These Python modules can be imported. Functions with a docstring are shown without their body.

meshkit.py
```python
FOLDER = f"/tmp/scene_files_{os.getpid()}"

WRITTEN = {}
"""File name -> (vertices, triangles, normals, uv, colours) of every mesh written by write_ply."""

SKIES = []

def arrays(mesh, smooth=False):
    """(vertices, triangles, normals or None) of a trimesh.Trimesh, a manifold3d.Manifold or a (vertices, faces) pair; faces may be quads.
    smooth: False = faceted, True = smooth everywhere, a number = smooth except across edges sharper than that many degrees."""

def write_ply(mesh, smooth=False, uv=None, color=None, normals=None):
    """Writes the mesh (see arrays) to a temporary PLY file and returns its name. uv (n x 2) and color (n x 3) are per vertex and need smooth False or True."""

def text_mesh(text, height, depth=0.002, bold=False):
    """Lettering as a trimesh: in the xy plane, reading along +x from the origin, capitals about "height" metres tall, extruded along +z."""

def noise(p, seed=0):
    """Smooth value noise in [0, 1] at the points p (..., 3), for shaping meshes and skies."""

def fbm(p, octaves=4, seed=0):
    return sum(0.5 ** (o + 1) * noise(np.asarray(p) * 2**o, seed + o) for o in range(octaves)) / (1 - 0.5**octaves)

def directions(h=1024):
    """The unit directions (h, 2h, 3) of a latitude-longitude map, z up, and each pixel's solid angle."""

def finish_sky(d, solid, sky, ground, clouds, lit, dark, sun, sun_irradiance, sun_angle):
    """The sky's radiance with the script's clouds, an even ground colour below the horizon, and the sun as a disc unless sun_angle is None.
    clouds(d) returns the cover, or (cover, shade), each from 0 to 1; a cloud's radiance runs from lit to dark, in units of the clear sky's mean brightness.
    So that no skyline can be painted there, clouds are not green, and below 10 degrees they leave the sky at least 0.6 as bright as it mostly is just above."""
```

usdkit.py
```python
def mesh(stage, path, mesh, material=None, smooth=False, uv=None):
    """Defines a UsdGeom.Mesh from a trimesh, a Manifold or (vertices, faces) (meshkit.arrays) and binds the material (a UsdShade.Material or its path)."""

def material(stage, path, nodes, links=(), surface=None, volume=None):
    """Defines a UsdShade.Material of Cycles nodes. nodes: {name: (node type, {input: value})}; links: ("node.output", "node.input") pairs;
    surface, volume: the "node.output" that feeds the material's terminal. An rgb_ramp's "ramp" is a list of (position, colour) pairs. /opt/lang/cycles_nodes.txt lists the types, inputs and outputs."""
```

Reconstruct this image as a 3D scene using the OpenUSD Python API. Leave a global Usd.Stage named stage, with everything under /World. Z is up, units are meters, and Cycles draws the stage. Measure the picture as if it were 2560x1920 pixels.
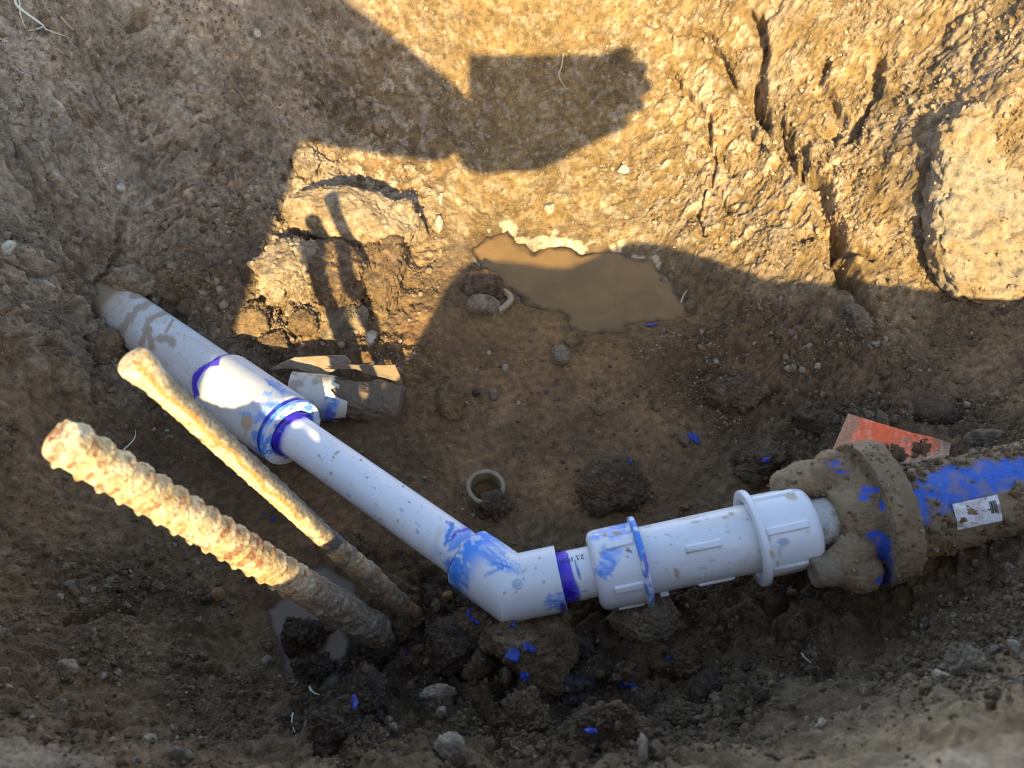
import math
import numpy as np
import trimesh
import usdkit
import meshkit
from pxr import Gf, Sdf, Usd, UsdGeom, UsdLux, UsdShade, Vt
from scipy.interpolate import RBFInterpolator
from scipy.ndimage import map_coordinates, spline_filter, gaussian_filter
from scipy.spatial import cKDTree

stage = Usd.Stage.CreateInMemory()
UsdGeom.SetStageUpAxis(stage, "Z")
UsdGeom.SetStageMetersPerUnit(stage, 1.0)
UsdGeom.Xform.Define(stage, "/World")
UsdGeom.Scope.Define(stage, "/World/Looks")

# ------------------------------------------------------------------ camera
CAM_H, PITCH, F = 0.55, math.radians(52.0), 1923.0      # F: focal length in pixels of the 2560 x 1920 photograph
FWD = np.array([0.0, math.cos(PITCH), -math.sin(PITCH)])
RIGHT = np.array([1.0, 0.0, 0.0])
UP = np.array([0.0, math.sin(PITCH), math.cos(PITCH)])
EYE = np.array([0.0, 0.0, CAM_H])
cam = UsdGeom.Camera.Define(stage, "/World/camera")
cam.AddTranslateOp().Set(Gf.Vec3d(*EYE))
cam.AddRotateXYZOp().Set(Gf.Vec3f(90.0 - math.degrees(PITCH), 0, 0))
cam.CreateFocalLengthAttr(5.1)
cam.CreateHorizontalApertureAttr(5.1 * 2560.0 / F)
cam.CreateVerticalApertureAttr(5.1 * 1920.0 / F)
cam.CreateClippingRangeAttr(Gf.Vec2f(0.02, 500.0))
cam.CreateFStopAttr(2.6)
cam.CreateFocusDistanceAttr(0.66)
cam.CreateExposureAttr(EXPOSURE := 1.6)

# ------------------------------------------------------------------ sky and sun
SUN_PX = (1210.0, 170.0)                                 # where the shadow of the lens itself falls
_d = (SUN_PX[0] - 1280) / F * RIGHT - (SUN_PX[1] - 960) / F * UP + FWD
SUN = -_d / np.linalg.norm(_d)                           # towards the sun
SUN_EL = math.asin(SUN[2])
dome = UsdLux.DomeLight.Define(stage, "/World/sky")
sky_mat = usdkit.material(stage, "/World/Looks/sky", {
    "s": ("sky_texture", {"sky_type": "single_scattering", "sun_disc": False, "sun_elevation": SUN_EL, "sun_rotation": math.atan2(SUN[0], SUN[1]),
                          "altitude": 100.0, "air_density": 1.0, "aerosol_density": 1.4, "ozone_density": 1.0}),
    "b": ("background_shader", {"strength": 0.14})},
    [("s.color", "b.color")], surface="b.background")
UsdShade.MaterialBindingAPI.Apply(dome.GetPrim()).Bind(sky_mat)
dome.GetPrim().SetCustomDataByKey("kind", "structure")
sun = UsdLux.DistantLight.Define(stage, "/World/sun")
sun.CreateIntensityAttr(1.12)
sun.CreateNormalizeAttr(True)
sun.CreateAngleAttr(0.53)
sun.CreateColorAttr(Gf.Vec3f(1.0, 0.81, 0.44))
_z = SUN
_x = np.cross([0, 0, 1.0], _z); _x /= np.linalg.norm(_x)
_y = np.cross(_z, _x)
_m = Gf.Matrix4d(*[float(v) for r in ((*_x, 0), (*_y, 0), (*_z, 0), (0, 0, 3, 1)) for v in r])
sun.AddTransformOp().Set(_m)
SUN_U, SUN_V = _x, _y                                     # axes across the sunbeams


# ------------------------------------------------------------------ helpers
def at_depth(px, py, z):
    """The point that stands z metres down the line of view, seen at a pixel of the photograph."""
    return EYE + z * ((px - 1280) / F * RIGHT - (py - 960) / F * UP + FWD)


def at(px, py, height):
    d = (px - 1280) / F * RIGHT - (py - 960) / F * UP + FWD
    return EYE + d * ((height - CAM_H) / d[2])


def project(p):
    q = np.asarray(p, float) - EYE
    z = np.maximum(q @ FWD, 1e-3)
    return 1280 + F * (q @ RIGHT) / z, 960 - F * (q @ UP) / z, z


class Lattice:
    """Smooth random field over a plane."""
    def __init__(self, seed, n=128):
        self.n = n
        self.c = spline_filter(np.random.default_rng(seed).random((n, n)), order=3, mode="grid-wrap")

    def __call__(self, x, y):
        return map_coordinates(self.c, [np.mod(x, self.n), np.mod(y, self.n)], order=3, mode="grid-wrap", prefilter=False)


def fbm2(x, y, freq, octaves, seed, gain=0.5):
    """Fractal noise about 0, roughly within -0.5 .. 0.5."""
    out, amp, tot = 0, 1.0, 0
    for o in range(octaves):
        a = seed * 1.7 + o * 2.1
        ca, sa = math.cos(a), math.sin(a)
        xx, yy = (x * ca - y * sa) * freq + 17.3 * o + seed, (x * sa + y * ca) * freq + 5.1 * o
        out = out + amp * (Lattice(seed * 131 + o)(xx, yy) - 0.5)
        tot += amp
        amp *= gain
        freq *= 2.03
    return out / tot * 1.6


def cells(x, y, size, seed, jitter=0.95):
    """Cellular pattern: distance to the nearest and second nearest point (in cells) and the nearest one's random number."""
    rng = np.random.default_rng(seed)
    x0, x1, y0, y1 = x.min() - 2 * size, x.max() + 2 * size, y.min() - 2 * size, y.max() + 2 * size
    gx, gy = np.meshgrid(np.arange(x0, x1, size), np.arange(y0, y1, size))
    pts = np.stack([gx.ravel(), gy.ravel()], 1) + (rng.random((gx.size, 2)) - 0.5) * size * jitter
    d, i = cKDTree(pts).query(np.stack([x.ravel(), y.ravel()], 1), k=2, workers=-1)
    return (d[:, 0] / size).reshape(x.shape), (d[:, 1] / size).reshape(x.shape), rng.random(len(pts))[i[:, 0]].reshape(x.shape)


def sstep(a, b, x):
    t = np.clip((x - a) / (b - a), 0, 1)
    return t * t * (3 - 2 * t)


def lin(r, g, b):
    """Linear colour of an sRGB triple 0..255."""
    c = np.array([r, g, b], float) / 255
    return np.where(c <= 0.04045, c / 12.92, ((c + 0.055) / 1.055) ** 2.4)


# ------------------------------------------------------------------ the lie of the land: a pit dug into level ground
GROUND = 0.29
CTRL = [  # pixel of the photograph, height above the pit floor
    # floor
    (1300, 1100, 0.0), (1500, 1200, 0.0), (1100, 950, 0.004), (1900, 900, 0.016), (1700, 1000, 0.004), (1300, 900, 0.0), (1000, 1300, 0.0),
    (1000, 1600, -0.004), (760, 1580, -0.006), (700, 1400, 0.004), (900, 1150, 0.0), (1450, 700, -0.012), (1300, 640, -0.008), (1620, 720, -0.008),
    (1600, 1400, 0.004), (1900, 1400, 0.006), (820, 900, 0.006), (950, 1050, 0.0),
    # far bank
    (1300, 520, 0.0), (1100, 500, 0.006), (1550, 500, 0.008), (1300, 400, 0.024), (1300, 300, 0.045), (1300, 200, 0.070), (1300, 100, 0.099), (1300, 0, 0.132),
    (950, 400, 0.035), (950, 200, 0.088), (950, 0, 0.145), (1700, 200, 0.078), (1700, 0, 0.140), (1650, 400, 0.032),
    # right bank
    (2000, 200, 0.105), (2000, 0, 0.165), (1950, 450, 0.050), (1900, 650, 0.024), (2150, 720, 0.030), (2250, 450, 0.094), (2300, 600, 0.062), (2250, 150, 0.140), (2250, 0, 0.18),
    (2300, 880, 0.034), (2540, 960, 0.060), (2540, 600, 0.085), (2540, 250, 0.178), (2400, 250, 0.152), (2330, 262, 0.138), (2540, 20, 0.215),
    # left bank
    (640, 500, 0.040), (650, 250, 0.088), (600, 0, 0.165), (300, 300, 0.118), (300, 50, 0.180), (40, 20, 0.212), (50, 400, 0.148), (40, 650, 0.126), (60, 850, 0.104),
    (260, 620, 0.052), (300, 690, 0.030), (450, 650, 0.036), (215, 850, 0.036), (235, 750, 0.032), (275, 780, 0.012), (290, 830, 0.008), (400, 740, 0.016), (330, 980, 0.018), (380, 900, 0.010), (480, 1180, 0.010), (160, 1050, 0.056), (60, 1250, 0.072), (300, 1250, 0.026),
    (700, 640, 0.026), (560, 740, 0.026), (700, 820, 0.012),
    # near ground
    (300, 1450, 0.024), (60, 1480, 0.070), (500, 1500, 0.008), (550, 1700, 0.012), (300, 1700, 0.050), (60, 1700, 0.115), (60, 1880, 0.180), (350, 1880, 0.110),
    (700, 1880, 0.060), (1000, 1780, 0.022), (1250, 1650, 0.022), (1280, 1900, 0.060), (1600, 1650, 0.028), (1700, 1880, 0.080), (1900, 1650, 0.040), (2000, 1500, 0.026),
    (2150, 1700, 0.085), (2300, 1500, 0.075), (2540, 1500, 0.115), (2540, 1330, 0.108), (2540, 1180, 0.112), (2400, 1700, 0.15), (2540, 1700, 0.205), (2150, 1800, 0.16), (1950, 1890, 0.17),
    (2300, 1300, 0.066), (2450, 1150, 0.088), (2200, 1165, 0.082), (2340, 1150, 0.088), (2200, 1015, 0.030), (2350, 1040, 0.046), (2500, 1040, 0.064), (2080, 1180, 0.040),
    # the rim
    (2300, 1860, 0.272), (2540, 1790, 0.282), (2050, 1915, 0.268), (30, 1915, 0.235),
]
_c = np.array([[*at(x, y, h)[:2], h] for x, y, h in CTRL])
_rim = [(x, y, GROUND) for x in np.linspace(-1.0, 1.1, 12) for y in (-0.25, -0.08, 1.25, 1.45)] + [(x, y, GROUND) for x in (-1.0, -0.78, 1.05, 1.25) for y in np.linspace(-0.05, 1.2, 9)]
_rim += [(x, 0.012, 0.322) for x in np.linspace(-0.03, 0.5, 9)] + [(x, -0.04, 0.322) for x in np.linspace(-0.03, 0.6, 9)] + [(x, y, 0.238) for x in np.linspace(-0.29, -0.10, 5) for y in (0.0, 0.03)] + [(x, -0.06, 0.245) for x in np.linspace(-0.29, -0.10, 5)] + [(-0.40, 0.10, 0.285), (-0.60, 0.3, GROUND), (-0.64, 0.5, GROUND), (-0.62, 0.8, GROUND), (-0.66, 0.2, GROUND), (-0.55, 0.95, GROUND), (0.35, 0.06, GROUND), (0.5, 0.1, GROUND), (0.62, 0.3, GROUND), (0.85, 0.6, GROUND), (-0.3, 1.0, GROUND), (0, 1.12, GROUND), (0.4, 1.12, GROUND), (0.75, 0.95, GROUND)]
_c = np.vstack([_c, np.array(_rim)])
_rbf = RBFInterpolator(_c[:, :2], _c[:, 2], kernel="thin_plate_spline", smoothing=2e-5)
BX, BY = np.linspace(-1.0, 1.2, 221), np.linspace(-0.25, 1.4, 331)
_g = np.stack(np.meshgrid(BX, BY, indexing="ij"), -1)
BASE = np.clip(_rbf(_g.reshape(-1, 2)).reshape(len(BX), len(BY)), -0.03, GROUND + 0.04)
_e = np.minimum(np.minimum(_g[..., 0] + 1.0, 1.2 - _g[..., 0]), np.minimum(_g[..., 1] + 0.25, 1.4 - _g[..., 1]))
BASE = gaussian_filter(BASE, 0.8)
BASE = GROUND + (BASE - GROUND) * sstep(0.0, 0.12, _e)
_bf = spline_filter(BASE, order=3)


def base_z(x, y):
    i = (np.asarray(x, float) - BX[0]) / (BX[1] - BX[0])
    j = (np.asarray(y, float) - BY[0]) / (BY[1] - BY[0])
    out = map_coordinates(_bf, [np.clip(i, 0, len(BX) - 1), np.clip(j, 0, len(BY) - 1)], order=3, prefilter=False, mode="nearest")
    return out


def on_base(px, py):
    """Where the line of view through a pixel meets the smooth ground."""
    d = (px - 1280) / F * RIGHT - (py - 960) / F * UP + FWD
    t = np.arange(0.15, 1.6, 0.0015)
    p = EYE + t[:, None] * d
    k = np.argmax(p[:, 2] < base_z(p[:, 0], p[:, 1]))
    return p[k]


# ------------------------------------------------------------------ things, parts and their properties
USED = {}


def numbered(parent, name):
    k = USED.get((parent, name), 0)
    USED[(parent, name)] = k + 1
    return f"{parent}/{name}" if k == 0 else f"{parent}/{name}_{k:03d}"


def tag(prim, label=None, cat=None, group=None, kind=None):
    prim = prim.GetPrim() if hasattr(prim, "GetPrim") else prim
    for k, v in (("label", label), ("category", cat), ("group", group), ("kind", kind)):
        if v:
            prim.SetCustomDataByKey(k, v)
    return prim


def thing(name, label, cat, group=None, loc=(0, 0, 0)):
    x = UsdGeom.Xform.Define(stage, numbered("/World", name))
    x.AddTranslateOp().Set(Gf.Vec3d(*[float(c) for c in loc]))
    tag(x, label, cat, group)
    return x


def origin(parent):
    return np.array(UsdGeom.Xformable(parent).ComputeLocalToWorldTransform(0).ExtractTranslation()) if parent is not None else np.zeros(3)


def obj(name, mesh, mat, parent=None, smooth=True, color=None, extra=None, frame=None):
    """One Mesh prim, its points given in world coordinates. color: an albedo for each vertex."""
    path = numbered(str(parent.GetPath()) if parent is not None else "/World", name)
    v, f = (np.asarray(mesh.vertices), np.asarray(mesh.faces)) if hasattr(mesh, "vertices") else meshkit.arrays(mesh)[:2]
    v = v - (frame if frame is not None else origin(parent) if parent is not None else 0)
    m = usdkit.mesh(stage, path, (v, f), mat, smooth=smooth)
    for nm, val in {**({"tint": color} if color is not None else {}), **(extra or {})}.items():
        val = np.asarray(val, np.float32)
        api = UsdGeom.PrimvarsAPI(m)
        if val.ndim == 2:
            api.CreatePrimvar(nm, Sdf.ValueTypeNames.Color3fArray, "vertex").Set(Vt.Vec3fArray.FromNumpy(val))
        else:
            api.CreatePrimvar(nm, Sdf.ValueTypeNames.FloatArray, "vertex").Set(Vt.FloatArray.FromNumpy(val))
    return m


# ------------------------------------------------------------------ materials
def earth_material(name, rough=0.9, grain=620.0, bump=1.0, flat=None, spec=0.25):
    """Soil: the colour comes with the mesh (damp, dry, clay), the grain and grit from noise. Dampness lowers the roughness."""
    nodes = {
        "c": ("attribute", {"attribute": "tint"}), "w": ("attribute", {"attribute": "damp"}), "tc": ("geometry", {}),
        "n1": ("noise_texture", {"scale": 160.0, "detail": 6.0, "roughness": 0.65}),
        "n2": ("noise_texture", {"scale": grain, "detail": 5.0, "roughness": 0.7}),
        "v": ("voronoi_texture", {"scale": 420.0, "randomness": 1.0}),
        "vr": ("rgb_ramp", {"ramp": [(0.0, (1, 1, 1)), (0.12, (1, 1, 1)), (0.2, (0, 0, 0)), (1, (0, 0, 0))]}),
        "vs": ("separate_color", {}), "vk": ("math", {"math_type": "greater_than", "value2": 0.86}), "vm": ("math", {"math_type": "multiply"}),
        "r1": ("map_range", {"from_min": 0.25, "from_max": 0.75, "to_min": 0.52, "to_max": 1.48}),
        "r2": ("map_range", {"from_min": 0.25, "from_max": 0.75, "to_min": 0.66, "to_max": 1.34}),
        "mm": ("math", {"math_type": "multiply"}),
        "mul": ("vector_math", {"math_type": "scale"}),
        "hue": ("mix_color", {"blend_type": "mix", "b": (0.34, 0.29, 0.24)}),
        "rr": ("map_range", {"from_min": 0.0, "from_max": 1.0, "to_min": rough, "to_max": 0.30, "clamp": True}),
        "hs": ("math", {"math_type": "multiply_add", "value2": 0.6}),
        "b": ("bump", {"strength": bump, "distance": 0.0035}), "wk": ("map_range", {"from_min": 0.3, "from_max": 1.0, "to_min": 1.0, "to_max": 0.4, "clamp": True}), "hw": ("math", {"math_type": "multiply"}),
        "p": ("principled_bsdf", {"specular_ior_level": spec, "diffuse_roughness": 0.3}),
    }
    links = [("tc.position", "n1.vector"), ("tc.position", "n2.vector"), ("tc.position", "v.vector"), ("v.distance", "vr.fac"), ("v.color", "vs.color"), ("vs.r", "vk.value1"),
             ("vr.color", "vm.value1"), ("vk.value", "vm.value2"), ("n1.fac", "r1.value"), ("n2.fac", "r2.value"), ("r1.result", "mm.value1"), ("r2.result", "mm.value2"),
             ("c.color", "mul.vector1"), ("mm.value", "mul.scale"), ("mul.vector", "hue.a"), ("vm.value", "hue.fac"), ("hue.result", "p.base_color"), ("w.fac", "rr.value"), ("rr.result", "p.roughness"),
             ("n2.fac", "hs.value1"), ("n1.fac", "hs.value3"), ("w.fac", "wk.value"), ("hs.value", "hw.value1"), ("wk.result", "hw.value2"), ("hw.value", "b.height"), ("b.normal", "p.normal")]
    return usdkit.material(stage, f"/World/Looks/{name}", nodes, links, surface="p.BSDF")


EARTH = earth_material("earth")


def plain(name, color, rough=0.5, noise=0.0, scale=120.0, bump=0.0, metallic=0.0, spec=0.5, sss=0.0, coat=0.0):
    nodes = {"tc": ("geometry", {}), "n": ("noise_texture", {"scale": scale, "detail": 5.0, "roughness": 0.6}),
             "r": ("map_range", {"from_min": 0.25, "from_max": 0.75, "to_min": 1 - noise, "to_max": 1 + noise}),
             "k": ("color", {"value": tuple(color)}), "m": ("vector_math", {"math_type": "scale"}),
             "b": ("bump", {"strength": bump, "distance": 0.001}),
             "p": ("principled_bsdf", {"roughness": rough, "metallic": metallic, "specular_ior_level": spec, "coat_weight": coat})}
    links = [("tc.position", "n.vector"), ("n.fac", "r.value"), ("k.color", "m.vector1"), ("r.result", "m.scale"), ("m.vector", "p.base_color")]
    if bump:
        links += [("n.fac", "b.height"), ("b.normal", "p.normal")]
    return usdkit.material(stage, f"/World/Looks/{name}", nodes, links, surface="p.BSDF")


def tinted(name, rough=0.3, noise=0.03, scale=200.0, bump=0.0, spec=0.5, grime_rough=0.8, sss=0.0):
    """A surface whose stains come with the mesh (tint) and whose gloss goes where it is dirty (damp = grime)."""
    nodes = {"tc": ("geometry", {}), "c": ("attribute", {"attribute": "tint"}), "g": ("attribute", {"attribute": "damp"}),
             "n": ("noise_texture", {"scale": scale, "detail": 5.0, "roughness": 0.6}),
             "r": ("map_range", {"from_min": 0.25, "from_max": 0.75, "to_min": 1 - noise, "to_max": 1 + noise}),
             "m": ("vector_math", {"math_type": "scale"}),
             "rr": ("map_range", {"from_min": 0.0, "from_max": 1.0, "to_min": rough, "to_max": grime_rough, "clamp": True}),
             "b": ("bump", {"strength": bump, "distance": 0.0012}),
             "p": ("principled_bsdf", {"specular_ior_level": spec, "subsurface_weight": sss, "subsurface_scale": 0.002, "subsurface_radius": (1.0, 0.9, 0.8)})}
    links = [("tc.position", "n.vector"), ("n.fac", "r.value"), ("c.color", "m.vector1"), ("r.result", "m.scale"), ("m.vector", "p.base_color"), ("g.fac", "rr.value"), ("rr.result", "p.roughness")]
    if bump:
        links += [("n.fac", "b.height"), ("b.normal", "p.normal")]
    return usdkit.material(stage, f"/World/Looks/{name}", nodes, links, surface="p.BSDF")


PVC = tinted("white_plastic", rough=0.24, noise=0.015)
RUST = tinted("rusty_steel", rough=0.62, noise=0.6, scale=460.0, bump=1.0, grime_rough=0.9, spec=0.4)

# ------------------------------------------------------------------ the ground: one sheet, fine inside the pit, coarse out to the horizon
NX, NY = 920, 760
_xd = np.linspace(-0.62, 0.68, 1301)                      # columns lie closer where the banks are steep
_zx = np.gradient(gaussian_filter(base_z(_xd[:, None] + 0 * np.linspace(0.05, 0.9, 60), 0 * _xd[:, None] + np.linspace(0.05, 0.9, 60)), (8, 2)), _xd, axis=0)
_cx = np.cumsum(gaussian_filter(np.sqrt(1 + np.percentile(np.abs(_zx), 75, axis=1) ** 2), 12))
XF = np.interp(np.linspace(_cx[0], _cx[-1], NX), _cx, _xd)
YA, YB = 0.0, 1.06
_yd = np.linspace(YA, YB, 1061)
_zz = base_z(XF[:, None] + 0 * _yd, 0 * XF[:, None] + _yd)
_ds = np.sqrt(np.gradient(gaussian_filter(_zz, (12, 6)), _yd, axis=1) ** 2 + 1.0)
_s = np.cumsum(_ds, axis=1) * (_yd[1] - _yd[0])
_s -= _s[:, :1]
S_LEN = _s[:, -1]
YF = np.stack([np.interp(np.linspace(0, S_LEN[i], NY), _s[i], _yd) for i in range(NX)])
X = np.repeat(XF[:, None], NY, 1)
SS = np.linspace(0, 1, NY)[None, :] * S_LEN.mean()
SS = np.repeat(SS, NX, 0)
P0 = np.stack([X, YF, base_z(X, YF)], -1)


def grid_normals(P):
    a, b = np.gradient(P, axis=0), np.gradient(P, axis=1)
    n = np.cross(a, b)
    return n / np.linalg.norm(n, axis=-1, keepdims=True)


N0 = grid_normals(P0)
PX, PY, PZ = project(P0.reshape(-1, 3))
PX, PY = PX.reshape(NX, NY), PY.reshape(NX, NY)
PZ = PZ.reshape(NX, NY)
# lengths measured over the ground, so that noise does not stretch on steep banks
_ux, _us = np.linalg.norm(np.diff(gaussian_filter(P0, (3, 3, 0)), axis=0), axis=-1), np.linalg.norm(np.diff(gaussian_filter(P0, (3, 3, 0)), axis=1), axis=-1)
X = np.vstack([np.zeros((1, NY)), np.cumsum(gaussian_filter(_ux, (2, 25)), axis=0)])
SS = np.hstack([np.zeros((NX, 1)), np.cumsum(gaussian_filter(_us, (25, 2)), axis=1)])
X -= X[NX // 2][None] * 1.0
SS -= SS[:, NY // 3][:, None] * 1.0
MMPX = PZ / F                                              # metres to a pixel where the ground stands
WARPX = PX + 60 * fbm2(X, SS, 9, 4, 3)
WARPY = PY + 60 * fbm2(X, SS, 9, 4, 4)


def blob(cx, cy, rx, ry, deg=0.0, soft=0.5, warp=True):
    a = math.radians(deg)
    x, y = ((WARPX if warp else PX) - cx), ((WARPY if warp else PY) - cy)
    u, v = (x * math.cos(a) + y * math.sin(a)) / rx, (-x * math.sin(a) + y * math.cos(a)) / ry
    return 1 - sstep(1 - soft, 1 + soft, np.hypot(u, v))


def line_dist(pts, x, y):
    """Distance in pixels of the photograph to a polyline drawn over the ground."""
    best = np.full(x.shape, 1e9)
    for (ax, ay), (bx, by) in zip(pts[:-1], pts[1:]):
        vx, vy = bx - ax, by - ay
        t = np.clip(((x - ax) * vx + (y - ay) * vy) / (vx * vx + vy * vy), 0, 1)
        best = np.minimum(best, np.hypot(x - ax - t * vx, y - ay - t * vy))
    return best


# regions
R_PILE = np.clip(blob(1350, 1740, 640, 230, 0) + blob(1750, 1560, 420, 200, -10) + blob(1000, 1700, 240, 260) + 0.8 * blob(1900, 1480, 350, 130), 0, 1)
R_CRUMB = np.clip(blob(2420, 1450, 330, 330, 0) + blob(2380, 1180, 300, 160) + blob(2050, 1000, 420, 160, 15) + 0.7 * blob(1880, 880, 260, 120), 0, 1)
R_LEFT = np.clip(blob(520, 420, 560, 480, 0) + blob(430, 760, 420, 200), 0, 1)
R_UNDER = np.clip(blob(640, 760, 260, 150, 20) + blob(900, 900, 200, 110) + blob(800, 640, 200, 130), 0, 1)
R_DRY = np.clip(blob(150, 250, 380, 380) + 0.7 * blob(350, 60, 420, 200), 0, 1)
R_BANK = np.clip(blob(1250, 260, 560, 330, 0) + blob(1500, 480, 420, 160), 0, 1)
R_RIGHT = np.clip(blob(2100, 330, 560, 480, 0), 0, 1)
R_FLOOR = np.clip(blob(1350, 1080, 480, 260, 0) + blob(1150, 1000, 300, 250) + blob(800, 1400, 420, 180, 20) + blob(1500, 900, 450, 130), 0, 1)
R_NEARL = np.clip(blob(300, 1700, 480, 330), 0, 1)
R_NEARL2 = np.clip(blob(250, 1330, 420, 260), 0, 1)
R_RIM = np.clip(blob(2400, 1915, 430, 62, -8, soft=0.25) + blob(40, 1915, 230, 34, 5, soft=0.3) + 0.0, 0, 1)
R_RIMB = np.clip(blob(2400, 1760, 420, 90, -22), 0, 1)

H = 0.009 * fbm2(X, SS, 7, 3, 11) + 0.006 * fbm2(X, SS, 19, 3, 12)
# rough crumbly surface everywhere, least on the wet floor and the scraped bank
ROUGH = np.clip(0.55 + 0.9 * R_LEFT * (1 - 0.45 * R_DRY) + 1.0 * R_PILE + 0.9 * R_CRUMB + 0.55 * R_NEARL - 0.30 * R_FLOOR - 0.35 * R_BANK * (1 - R_RIGHT), 0.22, 1.7)
fine = fbm2(X, SS, 85, 5, 21, gain=0.62)
H += 0.0066 * ROUGH * fine + 0.0022 * ROUGH * np.abs(fbm2(X, SS, 170, 4, 23, gain=0.7))
# flakes: plates of drier soil standing proud of the scraped face
pl = fbm2(X, SS, 17, 5, 31, gain=0.55) + 0.35 * fbm2(X, SS, 120, 3, 32)
PLATE = sstep(0.045, 0.085, pl) * np.clip(R_LEFT + 0.35 * R_NEARL + 0.45 * R_RIGHT, 0, 1)
H += (0.0050 + 0.0035 * R_LEFT) * PLATE * (0.75 + 0.8 * fbm2(X, SS, 14, 2, 33))
pl2 = fbm2(X, SS, 48, 4, 35, gain=0.6)
PLATE2 = sstep(0.09, 0.13, pl2) * np.clip(0.25 + R_LEFT + 0.6 * R_RIGHT + 0.5 * R_NEARL + 0.5 * R_CRUMB, 0, 1) * (1 - 0.85 * R_FLOOR)
H += 0.0026 * PLATE2
pl3 = fbm2(X, SS, 110, 4, 37, gain=0.6)
PLATE3 = sstep(0.12, 0.17, pl3) * np.clip(0.30 + 0.8 * R_LEFT + 0.6 * R_RIGHT + 0.6 * R_NEARL + 0.15 * R_BANK + 0.4 * R_CRUMB, 0, 1) * (1 - 0.7 * R_FLOOR)
H += 0.0017 * PLATE3


def heap(size, seed, height, mask, keep=1.0, crack=0.5):
    """Clods lying together: rounded lumps of uneven size with gaps between them."""
    m = mask > 0.02
    xx, ss = X[m], SS[m]
    wx, wy = xx + size * 0.7 * fbm2(xx, ss, 0.9 / size, 3, seed + 50), ss + size * 0.7 * fbm2(xx, ss, 0.9 / size, 3, seed + 60)
    f1, f2, r = cells(wx, wy, size, seed)
    lump = np.sqrt(np.clip(1 - (f1 / 0.85) ** 2, 0, 1)) * (0.35 + 0.65 * r)
    on = (r < keep)
    gap = (1 - sstep(0.0, 0.16, f2 - f1)) * crack
    out = np.zeros(mask.shape)
    out[m] = height * mask[m] * (lump * on - gap * on)
    return out


CR = np.clip(R_PILE + 0.0 * R_CRUMB, 0, 1)
H += heap(0.052, 41, 0.016, CR, 0.75) + heap(0.027, 42, 0.0085, np.clip(R_PILE + 0.6 * R_CRUMB + 0.8 * R_UNDER, 0, 1), 0.6)
H += heap(0.0135, 43, 0.0045, np.clip(R_PILE + 0.9 * R_CRUMB + R_UNDER + 0.5 * R_NEARL + 0.35 * R_LEFT, 0, 1), 0.65)
H += heap(0.0068, 44, 0.0024, np.clip(R_PILE + R_CRUMB + R_UNDER + 0.5 * R_NEARL + 0.45 * R_LEFT + 0.25 * R_RIGHT, 0, 1), 0.55, 0.3)
H += heap(0.0046, 46, 0.0017, np.clip(0.35 + 0.5 * R_LEFT + 0.5 * R_RIGHT + 0.3 * R_BANK + 0.5 * R_NEARL + 0.3 * R_CRUMB - 0.15 * R_FLOOR, 0, 1), 0.6, 0.35)
# little pits and half-sunk pebbles of the wet floor
f1, f2, r = cells(X, SS, 0.011, 45)
H += R_FLOOR * np.where(r > 0.8, 0.0016, np.where(r < 0.08, -0.0014, 0)) * np.sqrt(np.clip(1 - (f1 / 0.28) ** 2, 0, 1))
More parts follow.
